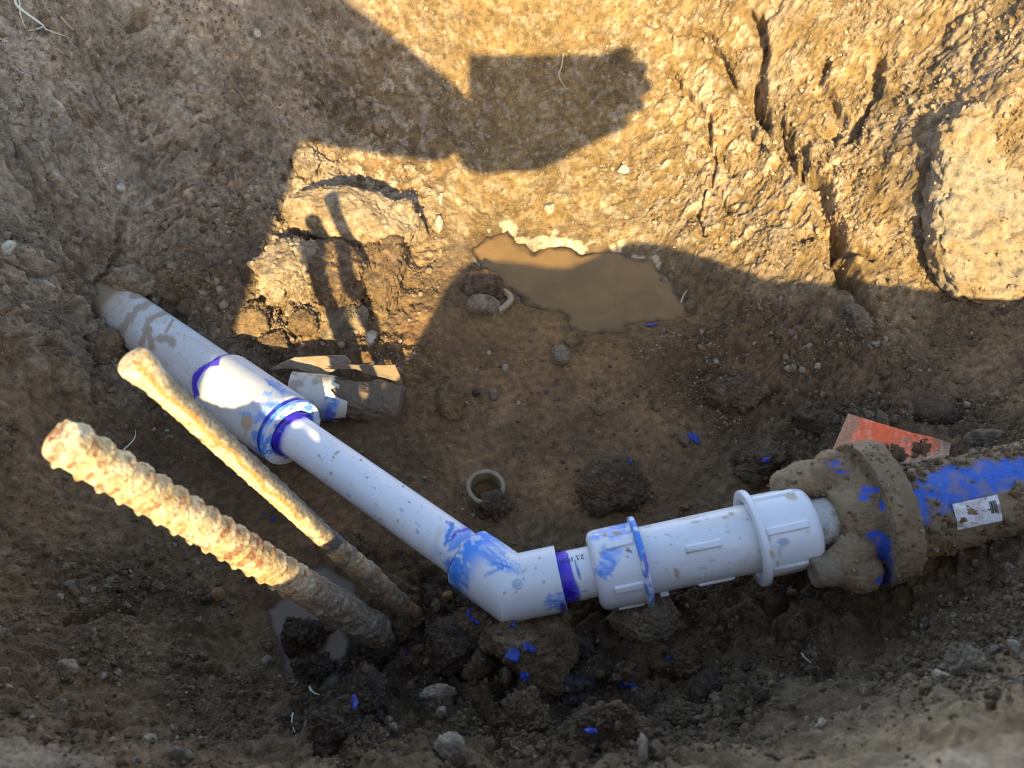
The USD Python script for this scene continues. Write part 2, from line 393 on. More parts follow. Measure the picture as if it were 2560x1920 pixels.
# slanting spade marks of the far bank
su = X * math.cos(0.5) + SS * math.sin(0.5)
sv = -X * math.sin(0.5) + SS * math.cos(0.5)
H += R_BANK * (0.0028 * fbm2(su * 0.35, sv, 40, 4, 51) + 0.0012 * fbm2(su * 0.3, sv, 130, 3, 52))
sr, sq = X * math.cos(-0.7) + SS * math.sin(-0.7), X * math.sin(0.7) + SS * math.cos(0.7)
H += R_RIGHT * (0.004 * fbm2(sr, sq * 0.4, 45, 4, 53) + 0.0022 * fbm2(X, SS, 200, 4, 54, gain=0.65))

# cracks, furrows and holes
CRACK = np.zeros_like(H)


def carve(pts, width, depth, seed=70, warp=14.0):
    depth, width = (depth * 1.5, width * 1.15) if 71 <= seed <= 81 else (depth, width)
    x0, x1, y0, y1 = min(p[0] for p in pts) - 90, max(p[0] for p in pts) + 90, min(p[1] for p in pts) - 90, max(p[1] for p in pts) + 90
    m = (PX > x0) & (PX < x1) & (PY > y0) & (PY < y1)
    xx, ss = X[m], SS[m]
    x, y = PX[m] + warp * 2 * fbm2(xx, ss, 40, 4, seed), PY[m] + warp * 2 * fbm2(xx, ss, 40, 4, seed + 1)
    w = width * (0.7 + 1.2 * np.clip(0.5 + fbm2(xx, ss, 28, 3, seed + 2), 0, 1))
    k = 1 - sstep(0.25, 1.0, line_dist(pts, x, y) / w)
    H[m] -= depth * k
    CRACK[m] = np.maximum(CRACK[m], k)


carve([(1880, 40), (1900, 150), (1895, 260), (1960, 370), (2040, 470), (2085, 600), (2110, 700), (2170, 780)], 20, 0.016, 71)
carve([(1770, 120), (1830, 200), (1900, 270), (1980, 350), (2020, 400)], 12, 0.012, 72)
carve([(1610, 30), (1680, 85), (1790, 95)], 7, 0.006, 73)
carve([(1680, 180), (1720, 240), (1770, 320), (1790, 370), (1830, 420)], 8, 0.008, 74)
carve([(2060, 160), (2060, 240), (2100, 310), (2070, 360)], 12, 0.011, 75)
carve([(2200, 170), (2190, 250), (2150, 300), (2120, 340)], 11, 0.011, 76)
carve([(1880, 200), (1885, 330), (1930, 360)], 14, 0.012, 79)
carve([(2080, 560), (2070, 620), (2140, 700)], 18, 0.014, 80)
carve([(1760, 600), (1755, 530), (1775, 480)], 6, 0.006, 77)
carve([(1790, 370), (1780, 460), (1830, 520)], 6, 0.006, 78)
carve([(2010, 610), (2050, 590), (2180, 640)], 8, 0.008, 81)
carve([(310, 560), (300, 640), (245, 690), (230, 760), (235, 830), (290, 860)], 9, 0.013, 82, 10)
carve([(-10, 655), (60, 690), (150, 695)], 8, 0.012, 83, 8)
carve([(130, 230), (180, 300), (250, 370), (270, 385)], 6, 0.006, 84, 8)
carve([(160, 1560), (220, 1550), (290, 1535), (330, 1530)], 6, 0.008, 85, 6)
carve([(200, 1820), (290, 1800)], 14, 0.012, 86, 12)
carve([(430, 1690), (560, 1680)], 9, 0.008, 87, 12)
carve([(1720, 930), (1830, 960), (1960, 1000)], 9, 0.007, 88)
carve([(120, 850), (170, 870), (240, 900), (240, 1000)], 10, 0.007, 89)
carve([(930, 445), (960, 480), (985, 560)], 3.5, 0.004, 90, 8)
for k, (cx, cy, rx, ry, dg, dp) in enumerate([(345, 55, 34, 20, -35, 0.028), (110, 60, 20, 30, 0, 0.010), (950, 330, 16, 13, 0, 0.010), (1155, 225, 14, 10, 0, 0.007), (930, 1650, 60, 46, -15, 0.020), (1490, 1720, 70, 36, 10, 0.018),
                                               (1430, 1600, 26, 40, 20, 0.014), (1180, 1710, 44, 24, 0, 0.016), (1730, 1820, 60, 26, -15, 0.014), (1560, 1640, 90, 30, 10, 0.016), (2065, 1690, 20, 26, 0, 0.01), (1120, 1620, 40, 26, 25, 0.012), (1240, 1760, 30, 22, 25, 0.013), (850, 1800, 50, 34, 25, 0.012)]):
    kk = blob(cx, cy, rx, ry, dg, 0.35, False) if k < 4 else blob(cx + 0, cy, rx, ry, dg, 0.5)
    H -= dp * kk

# the two puddles: hollows whose bottoms lie under the water
WATER_Z, WATER2_Z = -0.013, -0.0085


def poly_mask(pts, soft, warp=9.0, seed=95):
    import shapely
    x, y = PX + warp * 2 * fbm2(X, SS, 28, 4, seed), PY + warp * 2 * fbm2(X, SS, 28, 4, seed + 1)
    near = (PX > min(p[0] for p in pts) - 120) & (PX < max(p[0] for p in pts) + 120) & (PY > min(p[1] for p in pts) - 120) & (PY < max(p[1] for p in pts) + 120)
    d = np.full(PX.shape, 999.0)
    pg = shapely.Polygon(pts)
    q = shapely.points(x[near], y[near])
    dd = shapely.distance(pg.exterior, q)
    d[near] = np.where(shapely.contains(pg, q), -dd, dd)
    return d


PUDDLE = [(1195, 640), (1190, 590), (1215, 555), (1270, 550), (1285, 590), (1330, 612), (1400, 598), (1480, 612), (1560, 625), (1630, 650), (1660, 680), (1700, 715), (1720, 750), (1680, 775), (1630, 795), (1580, 815), (1530, 832), (1475, 835), (1430, 815), (1420, 780), (1380, 760), (1290, 752), (1255, 730), (1245, 690)]
D1 = poly_mask(PUDDLE, 10, 20.0)
PUDDLE2 = [(655, 1500), (690, 1470), (760, 1430), (830, 1400), (880, 1450), (870, 1520), (880, 1600), (870, 1640), (830, 1660), (835, 1700), (780, 1725), (710, 1700), (690, 1660), (670, 1590)]
D2 = poly_mask(PUDDLE2, 10, 18.0, 97)
P = P0 + N0 * H[..., None]
for D, wz, deep in ((D1, WATER_Z, 0.010), (D2, WATER2_Z, 0.008)):
    rough_z = P[..., 2]
    bank = wz + 0.0016 + 0.00022 * np.clip(D, 0, 90) * 0.5 + 0.0040 * np.clip(fbm2(X, SS, 45, 5, 98, gain=0.6), -0.05, 1) * sstep(0, 30, D)
    inside = wz - deep * sstep(0, 40, -D)
    away = sstep(8, 120, D)
    z = np.where(D < 130, bank * (1 - away) + rough_z * away, rough_z)
    k_in = 1 - sstep(-4, 6, D)
    P[..., 2] = z * (1 - k_in) + inside * k_in
N1 = grid_normals(P)

# colours of the soil where it lies dry, damp or clayey, and one painted glint
DRY, BROWN, DAMP, OCHRE, DARK, GREY = (np.array(c) for c in ((0.36, 0.275, 0.18), (0.200, 0.126, 0.063), (0.178, 0.104, 0.047), (0.220, 0.140, 0.055), (0.072, 0.047, 0.027), (0.30, 0.235, 0.165)))
TINT = np.ones((NX, NY, 3)) * BROWN
DAMPNESS = np.full((NX, NY), 0.25)


def stain(color, mask, damp=None):
    global TINT, DAMPNESS
    mask = np.clip(mask, 0, 1)
    TINT = TINT * (1 - mask[..., None]) + np.asarray(color) * mask[..., None]
    if damp is not None:
        DAMPNESS = DAMPNESS * (1 - mask) + damp * mask


mott = 0.5 + fbm2(X, SS, 14, 4, 61)
mott2 = 0.5 + fbm2(X, SS, 45, 4, 62)
stain(OCHRE, np.clip(R_BANK + 0.9 * R_RIGHT, 0, 1), 0.10)
stain(BROWN * 0.92, R_LEFT * 0.9, 0.1)
stain(DRY * np.array([1.28, 1.28, 1.32]), np.clip(R_DRY * (0.62 + 0.5 * mott), 0, 0.95), 0.0)
stain(DRY * 0.92, PLATE * (0.35 + 0.5 * mott2), 0.0)
stain(DRY, PLATE2 * np.clip(0.6 * R_LEFT + 0.35 * R_RIGHT + 0.3 * R_NEARL, 0, 1), 0.0)
stain(DRY * 1.1, PLATE3 * np.clip(0.15 + 0.5 * R_LEFT + 0.6 * R_RIGHT + 0.9 * R_BANK, 0, 1) * 0.8, 0.0)
stain(DAMP * np.array([1.1, 1.0, 0.85]), R_FLOOR * 0.9, 0.85)
stain(DAMP, R_NEARL2 * 0.8, 0.35)
stain(DAMP * 1.05, R_NEARL * 0.7, 0.2)
stain(DARK * 1.25, np.clip(R_PILE * (0.45 + 0.9 * sstep(0.35, 0.7, mott2)), 0, 0.95), 0.3)
stain(DAMP * 0.85, R_CRUMB * 0.7, 0.25)
stain(OCHRE * 0.62, np.clip(R_PILE + R_CRUMB, 0, 1) * sstep(0.62, 0.75, mott) * 0.8, 0.2)
stain(DAMP * np.array([0.8, 0.78, 0.72]), blob(700, 830, 420, 170, 20) * 0.55, 0.3)
stain(DARK, blob(930, 1700, 170, 150) * 0.8, 0.45)
stain(DAMP * 0.62, blob(1000, 1100, 130, 80) * 0.55 + blob(480, 1150, 230, 100, 35) * 0.6, 0.4)
stain(OCHRE * 0.7, blob(1500, 770, 420, 100) * 0.5 + blob(680, 1640, 200, 110) * 0.4, 0.7)
stain(OCHRE * 0.5, (1 - sstep(4, 30, D1)) * 0.8, 0.95)
stain(np.array([0.36, 0.255, 0.165]), R_RIM * (0.5 + 0.6 * mott2), 0.0)
stain(np.array([0.25, 0.17, 0.095]), R_RIMB * 0.8, 0.1)
stain(np.array([0.55, 0.45, 0.28]), (1 - sstep(6, 15, np.abs(D1 - 7))) * (1 - sstep(640, 690, PY)) * sstep(0.40, 0.62, 0.5 + fbm2(X, SS, 70, 3, 68)) * 0.8, 0.9)  # sun glint on the puddle's wet far shore, painted as a pale band
TINT *= (0.74 + 0.52 * (0.5 + fbm2(X, SS, 26, 5, 63)))[..., None] * (0.72 + 0.56 * np.clip(0.5 + fbm2(X, SS, 210, 3, 64, gain=0.7), 0, 1))[..., None]

# join the fine sheet to a coarse one that runs to the horizon
ext = np.cumsum(0.004 * 1.33 ** np.arange(34))
gx = np.concatenate([XF[0] - ext[::-1], XF, XF[-1] + ext])
gs0, gs1 = YA - ext[::-1], YB + ext
E = len(ext)
G = np.zeros((NX + 2 * E, NY + 2 * E, 3))
ycol = np.vstack([np.repeat(P0[:1, :, 1], E, 0), P0[..., 1], np.repeat(P0[-1:, :, 1], E, 0)])
fade = np.clip(np.concatenate([np.linspace(1, 0, E), np.zeros(NX), np.linspace(0, 1, E)])[:, None] * 4, 0, 1)
ycol = ycol * (1 - fade) + np.linspace(YA, YB, NY) * fade
G[..., 0] = gx[:, None]
G[:, :E, 1], G[:, E:E + NY, 1], G[:, E + NY:, 1] = gs0, ycol, gs1
G[..., 2] = base_z(G[..., 0], G[..., 1])
outer = np.ones(G.shape[:2], bool)
outer[E:-E, E:-E] = False
far = np.hypot(G[..., 0], G[..., 1])
G[..., 2] += np.where(outer, 0.02 * fbm2(G[..., 0], G[..., 1], 3.0, 4, 15) * sstep(0.0, 0.2, np.maximum(np.abs(G[..., 0] - 0.03) - 0.65, np.abs(G[..., 1] - 0.53) - 0.53)) + 0.25 * sstep(2, 12, far) * fbm2(G[..., 0], G[..., 1], 0.12, 3, 16), 0)
edge = np.minimum.reduce([np.arange(NX)[:, None] + 0 * np.arange(NY), NX - 1 - np.arange(NX)[:, None] + 0 * np.arange(NY), np.arange(NY)[None, :] + 0 * np.arange(NX)[:, None], NY - 1 - np.arange(NY)[None, :] + 0 * np.arange(NX)[:, None]])
k = sstep(0, 24, edge)[..., None]
G[E:-E, E:-E] = P0 * (1 - k) + P * k
GT = np.ones(G.shape) * (DRY * 0.8)
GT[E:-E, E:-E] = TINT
GD = np.zeros(G.shape[:2])
GD[E:-E, E:-E] = DAMPNESS
nx, ny = G.shape[:2]
idx = np.arange(nx * ny).reshape(nx, ny)
quads = np.stack([idx[:-1, :-1], idx[1:, :-1], idx[1:, 1:], idx[:-1, 1:]], -1).reshape(-1, 4)
tri = np.vstack([quads[:, [0, 1, 2]], quads[:, [0, 2, 3]]])
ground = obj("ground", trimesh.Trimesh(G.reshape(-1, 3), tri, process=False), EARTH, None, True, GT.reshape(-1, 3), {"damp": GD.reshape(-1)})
tag(ground, "brown soil of the dug pit, damp on the floor and dry at the rim", "ground", kind="structure")

# where things stand on the finished ground
_gt = cKDTree(np.stack([PX, PY], -1).reshape(-1, 2)[::1])
_Pf, _Nf = P.reshape(-1, 3), N1.reshape(-1, 3)
_vis = (PY.reshape(-1) > -60) & (PY.reshape(-1) < 1990) & (PX.reshape(-1) > -80) & (PX.reshape(-1) < 2640)
_PXf, _PYf, _PZf = project(_Pf)
_sel = np.where(_vis)[0]
_pt = cKDTree(np.stack([_PXf[_sel], _PYf[_sel]], 1))


def spot(px, py):
    """Point and normal of the ground seen at a pixel of the photograph (the nearest of the sheets of ground there)."""
    i = _sel[_pt.query_ball_point((px, py), 6.0)]
    if len(i) == 0:
        i = _sel[[_pt.query((px, py))[1]]]
    j = i[np.argmin(_PZf[i])]
    n = _Nf[i].mean(0)
    return _Pf[j].copy(), n / np.linalg.norm(n)


# ------------------------------------------------------------------ water
def muddy(name, color, rough=0.02):
    return usdkit.material(stage, f"/World/Looks/{name}", {
        "tc": ("geometry", {}), "n": ("noise_texture", {"scale": 26.0, "detail": 4.0, "distortion": 1.2}), "r": ("rgb_ramp", {"ramp": [(0.3, tuple(np.array(color) * 0.85)), (0.7, tuple(np.array(color) * 1.15))]}),
        "n2": ("noise_texture", {"scale": 45.0, "detail": 2.0}), "b": ("bump", {"strength": 0.05, "distance": 0.002}),
        "p": ("principled_bsdf", {"roughness": rough, "ior": 1.33, "specular_ior_level": 0.5}),
        "a": ("attribute", {"attribute": "deep"}), "t": ("transparent_bsdf", {"color": (0.72, 0.60, 0.42)}), "g": ("glossy_bsdf", {"roughness": 0.02}), "fr": ("fresnel", {"IOR": 1.33}), "thin": ("mix_closure", {}), "x": ("mix_closure", {})},
        [("tc.position", "n.vector"), ("tc.position", "n2.vector"), ("n.fac", "r.fac"), ("r.color", "p.base_color"), ("n2.fac", "b.height"), ("b.normal", "p.normal"),
         ("fr.fac", "thin.fac"), ("t.BSDF", "thin.closure1"), ("g.BSDF", "thin.closure2"), ("a.fac", "x.fac"), ("thin.closure", "x.closure1"), ("p.BSDF", "x.closure2")], surface="x.closure")


def sheet_of_water(D, z, mat, label):
    """A level sheet over a hollow. Where it is shallow, along its shore, the ground shows through."""
    k = D < 9
    q = k[:-1, :-1] & k[1:, :-1] & k[1:, 1:] & k[:-1, 1:]
    i = np.arange(NX * NY).reshape(NX, NY)
    f = np.stack([i[:-1, :-1], i[1:, :-1], i[1:, 1:], i[:-1, 1:]], -1)[q]
    f = np.vstack([f[:, [0, 1, 2]], f[:, [0, 2, 3]]])
    use = np.unique(f)
    new = np.full(NX * NY, -1)
    new[use] = np.arange(len(use))
    v = P.reshape(-1, 3)[use].copy()
    v[:, 2] = z
    deep = sstep(-2, 20, -D.reshape(-1)[use] + 10 * fbm2(v[:, 0], v[:, 1], 60, 3, 7))
    return tag(obj("puddle", trimesh.Trimesh(v, new[f], process=False), mat, None, True, None, {"deep": deep}), label, "puddle", kind="structure")


sheet_of_water(D1, WATER_Z, muddy("muddy_water", (0.215, 0.125, 0.042)), "wide puddle of ochre muddy water at the foot of the far bank")
sheet_of_water(D2, WATER2_Z, muddy("muddy_water_near", (0.20, 0.14, 0.085)), "small grey brown puddle beside the foot of the thick rebar")


# ------------------------------------------------------------------ turned and swept shapes
def frame_of(d, ref=None):
    d = np.asarray(d, float) / np.linalg.norm(d)
    ref = -FWD if ref is None else ref                      # angle 0 faces the viewer
    a = ref - d * (ref @ d)
    a /= np.linalg.norm(a)
    return d, a, np.cross(d, a)


def fine_profile(prof, step):
    out = [prof[0]]
    for p, q in zip(prof[:-1], prof[1:]):
        n = max(1, int(math.ceil(math.hypot(q[0] - p[0], q[1] - p[1]) / step)))
        out += [(p[0] + (q[0] - p[0]) * i / n, p[1] + (q[1] - p[1]) * i / n) for i in range(1, n + 1)]
    return np.array(out)


def lathe(org, d, prof, seg=120, step=0.0015, radial=None, bend=None):
    """Turns a profile of (along, radius) pairs about the axis; returns mesh, along, angle. radial(along, angle, r) reshapes it."""
    d, a, b = frame_of(d)
    pr = fine_profile(prof, step)
    th = np.arange(seg) * 2 * math.pi / seg
    A, T = np.repeat(pr[:, :1], seg, 1), np.repeat(th[None], len(pr), 0)
    R = np.repeat(pr[:, 1:], seg, 1)
    if radial is not None:
        R = radial(A, T, R)
    V = np.asarray(org) + A[..., None] * d + R[..., None] * (np.cos(T)[..., None] * a + np.sin(T)[..., None] * b)
    if bend is not None:
        V = V + bend(A)
    i = np.arange(len(pr) * seg).reshape(len(pr), seg)
    j = np.roll(i, -1, 1)
    q = np.stack([i[:-1], j[:-1], j[1:], i[1:]], -1).reshape(-1, 4)
    f = np.vstack([q[:, [0, 1, 2]], q[:, [0, 2, 3]]])
    m = trimesh.Trimesh(V.reshape(-1, 3), f, process=False)
    c = m.triangles_center - (np.asarray(org) + ((m.triangles_center - org) @ d)[:, None] * d)
    return m, A.reshape(-1), T.reshape(-1)


def rounded_box(size, r, org, axes):
    import manifold3d as m3
    s = np.asarray(size) / 2 - r
    balls = [m3.Manifold.sphere(r, 20).translate([sx * s[0], sy * s[1], sz * s[2]]) for sx in (-1, 1) for sy in (-1, 1) for sz in (-1, 1)]
    mm = m3.Manifold.batch_hull(balls).to_mesh()
    v = np.asarray(mm.vert_properties)[:, :3] @ np.asarray(axes) + np.asarray(org)
    return trimesh.Trimesh(v, np.asarray(mm.tri_verts), process=False)


class Paint:
    """Stains over a mesh, laid at pixels of the photograph on the side that faces the viewer."""
    def __init__(self, mesh, base, grime=0.0, seed=1):
        self.v = np.asarray(mesh.vertices)
        self.px, self.py, _ = project(self.v)
        self.c = np.ones((len(self.v), 3)) * np.asarray(base)
        self.g = np.full(len(self.v), float(grime))
        self.seed = seed

    def noise(self, freq, oct=4, k=0):
        return meshkit.fbm(self.v * freq, oct, self.seed * 13 + k)

    def mix(self, color, k, grime=None):
        k = np.clip(k, 0, 1)
        self.c = self.c * (1 - k[:, None]) + np.asarray(color) * k[:, None]
        if grime is not None:
            self.g = self.g * (1 - k) + grime * k
        return self

    def spot(self, color, cx, cy, rx, ry, deg=0, freq=260, rag=1.0, amount=1.0, edge=0.12, grime=None, k=0, stretch=None):
        a = math.radians(deg)
        x, y = self.px - cx, self.py - cy
        u, v = (x * math.cos(a) + y * math.sin(a)) / rx, (-x * math.sin(a) + y * math.cos(a)) / ry
        n = (self.noise(freq, 4, k) - 0.5) * 2 * rag
        d = np.hypot(u, v) + n
        if color[2] > 0.5 and color[2] > 2 * color[0]:       # primer goes on thin: brush strokes show
            brush = meshkit.fbm(np.stack([u * 1.6, v * 7.0, 0 * u + self.seed], -1), 4, k + 5)
            amount = amount * np.clip(0.15 + 2.0 * (brush - 0.22), 0.12, 1.0)
            edge = 0.22
            color = np.asarray(color) * (1.25 - 0.5 * brush[:, None])
            k = np.clip(amount * (1 - sstep(1 - edge, 1 + edge, d)), 0, 1)
            self.c = self.c * (1 - k[:, None]) + color * k[:, None]
            return self
        return self.mix(color, amount * (1 - sstep(1 - edge, 1 + edge, d)), grime)

    def streak(self, color, pts, width, freq=200, rag=0.5, amount=1.0, edge=0.25, grime=None, k=0):
        best = np.full(len(self.v), 1e9)
        for (ax, ay), (bx, by) in zip(pts[:-1], pts[1:]):
            vx, vy = bx - ax, by - ay
            t = np.clip(((self.px - ax) * vx + (self.py - ay) * vy) / (vx * vx + vy * vy + 1e-9), 0, 1)
            best = np.minimum(best, np.hypot(self.px - ax - t * vx, self.py - ay - t * vy))
        d = best / width + (self.noise(freq, 3, k) - 0.5) * 2 * rag
        return self.mix(color, amount * (1 - sstep(1 - edge, 1 + edge, d)), grime)

    def flecks(self, color, freq, level, amount=0.8, k=0, grime=None, within=None):
        n = self.noise(freq, 3, k)
        m = sstep(level, level + 0.03, n) * amount
        return self.mix(color, m * (1 if within is None else within), grime)


WHITE = np.array([0.80, 0.80, 0.79])
OLDWHITE = np.array([0.60, 0.60, 0.58])
BLUE = np.array([0.045, 0.24, 0.72])
DEEP = np.array([0.030, 0.014, 0.36])
VIOLET = np.array([0.075, 0.035, 0.52])
MUD = np.array([0.33, 0.235, 0.14])
TAN = np.array([0.50, 0.37, 0.21])
DRIED = np.array([0.30, 0.225, 0.15])

# ------------------------------------------------------------------ the white water line: big pipe, coupling, bushing, thin pipe, elbow, nipple, compression coupling
PA, PB = at_depth(750, 1097, 0.612), at_depth(1140, 1373, 0.535)
D1V = (PB - PA) / np.linalg.norm(PB - PA)
L1 = np.linalg.norm(PB - PA)
PC = PA + D1V * 0.2165                                     # middle of the elbow
PEND = at_depth(2023, 1314, 0.507)
D2V = (PEND - PC) / np.linalg.norm(PEND - PC)
L2 = np.linalg.norm(PEND - PC)
line = thing("water_pipe", "white plastic water pipe with blue primer smears, elbow and compression coupling", "pipe", None, PC)


def along(px, org, d):
    """How far along an axis the point seen at the column px lies."""
    q0, q1 = org - EYE, d
    k = (px - 1280) / F
    return (k * (q0 @ FWD) - q0 @ RIGHT) / (q1 @ RIGHT - k * (q1 @ FWD))


R_BIG, R_SMALL, R_CPL = 0.0241, 0.0167, 0.0287
# big pipe
m, A, T = lathe(PA, D1V, [(-0.36, R_BIG), (-0.06, R_BIG)], 140, 0.0016)
pt = Paint(m, OLDWHITE * 1.04, 0.25, 3)
pt.flecks(OLDWHITE * np.array([0.86, 0.83, 0.74]), 35, 0.50, 0.45, 1)
lip = 1 - sstep(-0.275, -0.215, A + 0.012 * (pt.noise(60, 4, 5) - 0.5) * 4)
pt.mix(TAN * 1.05, lip * (0.45 + 0.5 * sstep(0.4, 0.62, pt.noise(45, 4, 2))), 0.9)
pt.mix(MUD * 0.9, (1 - sstep(-0.262, -0.250, A + 0.02 * (pt.noise(50, 4, 6) - 0.5))) * 0.85, 0.95)
for i, (pts, w) in enumerate([([(300, 830), (345, 770), (420, 735), (480, 760)], 10), ([(345, 900), (370, 800), (440, 770), (520, 790)], 7), ([(380, 870), (372, 820)], 8), ([(395, 845), (425, 845), (433, 862)], 9), ([(415, 830), (432, 800)], 4), ([(330, 740), (390, 735)], 8)]):
    pt.streak(DRIED * 1.15, pts, w, 300, 0.9, 0.85, 0.3, 0.9, i)
pt.flecks(DRIED * 1.2, 420, 0.70, 0.7, 9, 0.8)
pt.spot(VIOLET * 0.9, 545, 905, 40, 8, -32, 220, 0.5, 0.95, 0.15, 0.1, 3)
c0 = along(558, PA, D1V)
SM = lambda A, T, p: (0.0085 * np.exp(-((T - 0.15) / 0.75) ** 2) + 0.0025 * (np.abs(T) < 1.7) + 0.012 * np.exp(-((T + 1.0) / 0.22) ** 2) * 0.3) * (0.75 + 0.6 * (p.noise(70, 3, 14) - 0.2))   # noqa: E731
Tw = np.mod(T + math.pi, 2 * math.pi) - math.pi
pt.mix(VIOLET, sstep(-0.0006, 0.0006, A - (c0 - SM(A, Tw, pt))) * (1 - sstep(1.45, 1.6, np.abs(Tw))) * 0.97, 0.05)
obj("large_pipe", m, PVC, line, True, pt.c, {"damp": pt.g})
# coupling (socket that joins the large pipe to the bushing)
c0, c1 = along(558, PA, D1V), along(733, PA, D1V)
m, A, T = lathe(PA, D1V, [(c0, R_BIG + 0.0003), (c0, R_CPL - 0.0012), (c0 + 0.0008, R_CPL - 0.0003), (c0 + 0.002, R_CPL), (c1 - 0.0105, R_CPL), (c1 - 0.0095, R_CPL - 0.0006), (c1 - 0.009, R_CPL - 0.002)], 160, 0.0013)
pt = Paint(m, OLDWHITE * 0.98, 0.35, 5)
rings = 0.5 + 0.5 * np.sin(A * 2100 + 3 * pt.noise(40, 2, 1))
pt.mix(OLDWHITE * np.array([0.80, 0.77, 0.70]), (0.10 + 0.45 * sstep(0.45, 0.65, pt.noise(60, 4, 2))) * (0.4 + 0.6 * rings), 0.6)
Tw = np.mod(T + math.pi, 2 * math.pi) - math.pi
pt.mix(VIOLET, (1 - sstep(-0.0005, 0.0006, A - (c0 + 0.0032 + 0.003 * (pt.noise(90, 3, 15) - 0.5) + 0.0065 * np.exp(-((Tw - 0.42) / 0.13) ** 2) + 0.006 * np.exp(-((Tw + 0.62) / 0.15) ** 2)))) * (1 - sstep(0.85, 1.05, np.abs(Tw - 0.05))) * 0.97, 0.05)
pt.mix(BLUE * 0.9, np.exp(-((A - c0 - 0.0052) / 0.0008) ** 2) * np.exp(-((Tw + 0.1) / 0.28) ** 2) * 0.8, 0.1)
pt.spot(BLUE * 0.8, 690, 965, 30, 9, 35, 420, 0.9, 0.9, 0.2, 0.2, 8)
pt.spot(BLUE, 668, 985, 14, 6, 0, 420, 0.9, 0.8, 0.2, 0.2, 9)
pt.spot(BLUE * 0.9, 760, 1020, 60, 13, 8, 300, 0.9, 0.7, 0.3, 0.3, 10)
pt.spot(VIOLET * 1.3, 680, 1012, 55, 4, 6, 260, 0.9, 0.7, 0.3, 0.3, 11)
pt.mix(BLUE * 0.9, sstep(c1 - 0.026, c1 - 0.010, A) * sstep(0.42, 0.56, pt.noise(130, 4, 12)) * 0.8, 0.3)
pt.spot(BLUE * 1.1, 615, 1035, 16, 9, 0, 300, 0.8, 0.8, 0.2, 0.3, 13)
pt.spot(TAN * np.array([0.92, 0.95, 1.05]), 617, 1055, 15, 19, 10, 90, 0.18, 1.0, 0.06, 0.9, 14)
pt.streak(TAN * 0.95, [(616, 1072), (613, 1090)], 2.5, 90, 0.1, 0.9, 0.2, 0.9, 14)
coup = obj("coupling", m, PVC, line, True, pt.c, {"damp": pt.g})
# bead of primer between coupling and bushing
m, A, T = lathe(PA, D1V, [(c1 - 0.0092, R_CPL - 0.003), (c1 - 0.0088, R_CPL - 0.0010), (c1 - 0.0070, R_CPL - 0.0006), (c1 - 0.0058, R_CPL - 0.0016), (c1 - 0.0056, R_CPL - 0.004)], 140, 0.0012)
pt = Paint(m, DEEP, 0.0, 6)
pt.flecks(BLUE * 0.7, 180, 0.52, 0.6, 1)
tag(obj("primer_bead", m, PVC, line, True, pt.c, {"damp": pt.g}), "dark violet bead of primer round the end of the coupling")
m, A, T = lathe(PA, D1V, [(c1 - 0.0058, R_CPL - 0.0035), (c1 - 0.0056, R_CPL - 0.0014), (c1 - 0.0048, R_CPL - 0.0004), (c1 - 0.0012, R_CPL - 0.0004), (c1 - 0.0004, R_CPL - 0.0009), (c1, R_CPL - 0.002), (c1, R_SMALL + 0.0045), (c1 - 0.002, R_SMALL + 0.003), (c1 - 0.006, R_SMALL + 0.0006)], 160, 0.0011)
pt = Paint(m, WHITE * 0.92, 0.2, 7)
face = sstep(c1 - 0.0012, c1 - 0.0003, A)
rim = 1 - face
pt.mix(BLUE * 1.05, rim * (0.35 + 0.6 * sstep(0.36, 0.6, pt.noise(110, 4, 1))), 0.2)
pt.mix(BLUE, face * sstep(0.50, 0.60, pt.noise(170, 4, 2)) * 0.9, 0.2)
bush = obj("bushing", m, PVC, line, True, pt.c, {"damp": pt.g})
for k in range(22):                                          # small raised marks round the face of the bushing
    th = 0.4 + k * 0.17
    d, a, b = frame_of(D1V)
    rad = np.cos(th) * a + np.sin(th) * b
    tan = np.cross(d, rad)
    c = PA + d * (c1 + 0.0002) + rad * (R_SMALL + 0.0075)
    obj("raised_mark", rounded_box((0.0006, 0.0028 if k % 3 else 0.0012, 0.0012 if k % 2 else 0.0005), 0.0002, c, np.array([d, rad, tan])), plain("raised_mark", WHITE * 0.95, 0.3) if k == 0 else "/World/Looks/raised_mark", bush, True)
m, A, T = lathe(PA, D1V, [(c1 - 0.004, R_SMALL + 0.0004), (c1 - 0.001, R_SMALL + 0.0030), (c1 + 0.0005, R_SMALL + 0.0026), (c1 + 0.0020, R_SMALL + 0.0010), (c1 + 0.0042, R_SMALL + 0.0001)], 120, 0.0008,
                radial=lambda A, T, R: R + 0.0005 * np.sin(5 * T) + 0.0003 * np.sin(11 * T + 2))
pt = Paint(m, DEEP * 1.1, 0.0, 8)
pt.flecks(VIOLET, 150, 0.5, 0.7, 1)
tag(obj("primer_bead", m, PVC, line, True, pt.c, {"damp": pt.g}), "dark violet bead of primer where the thin pipe leaves the bushing")
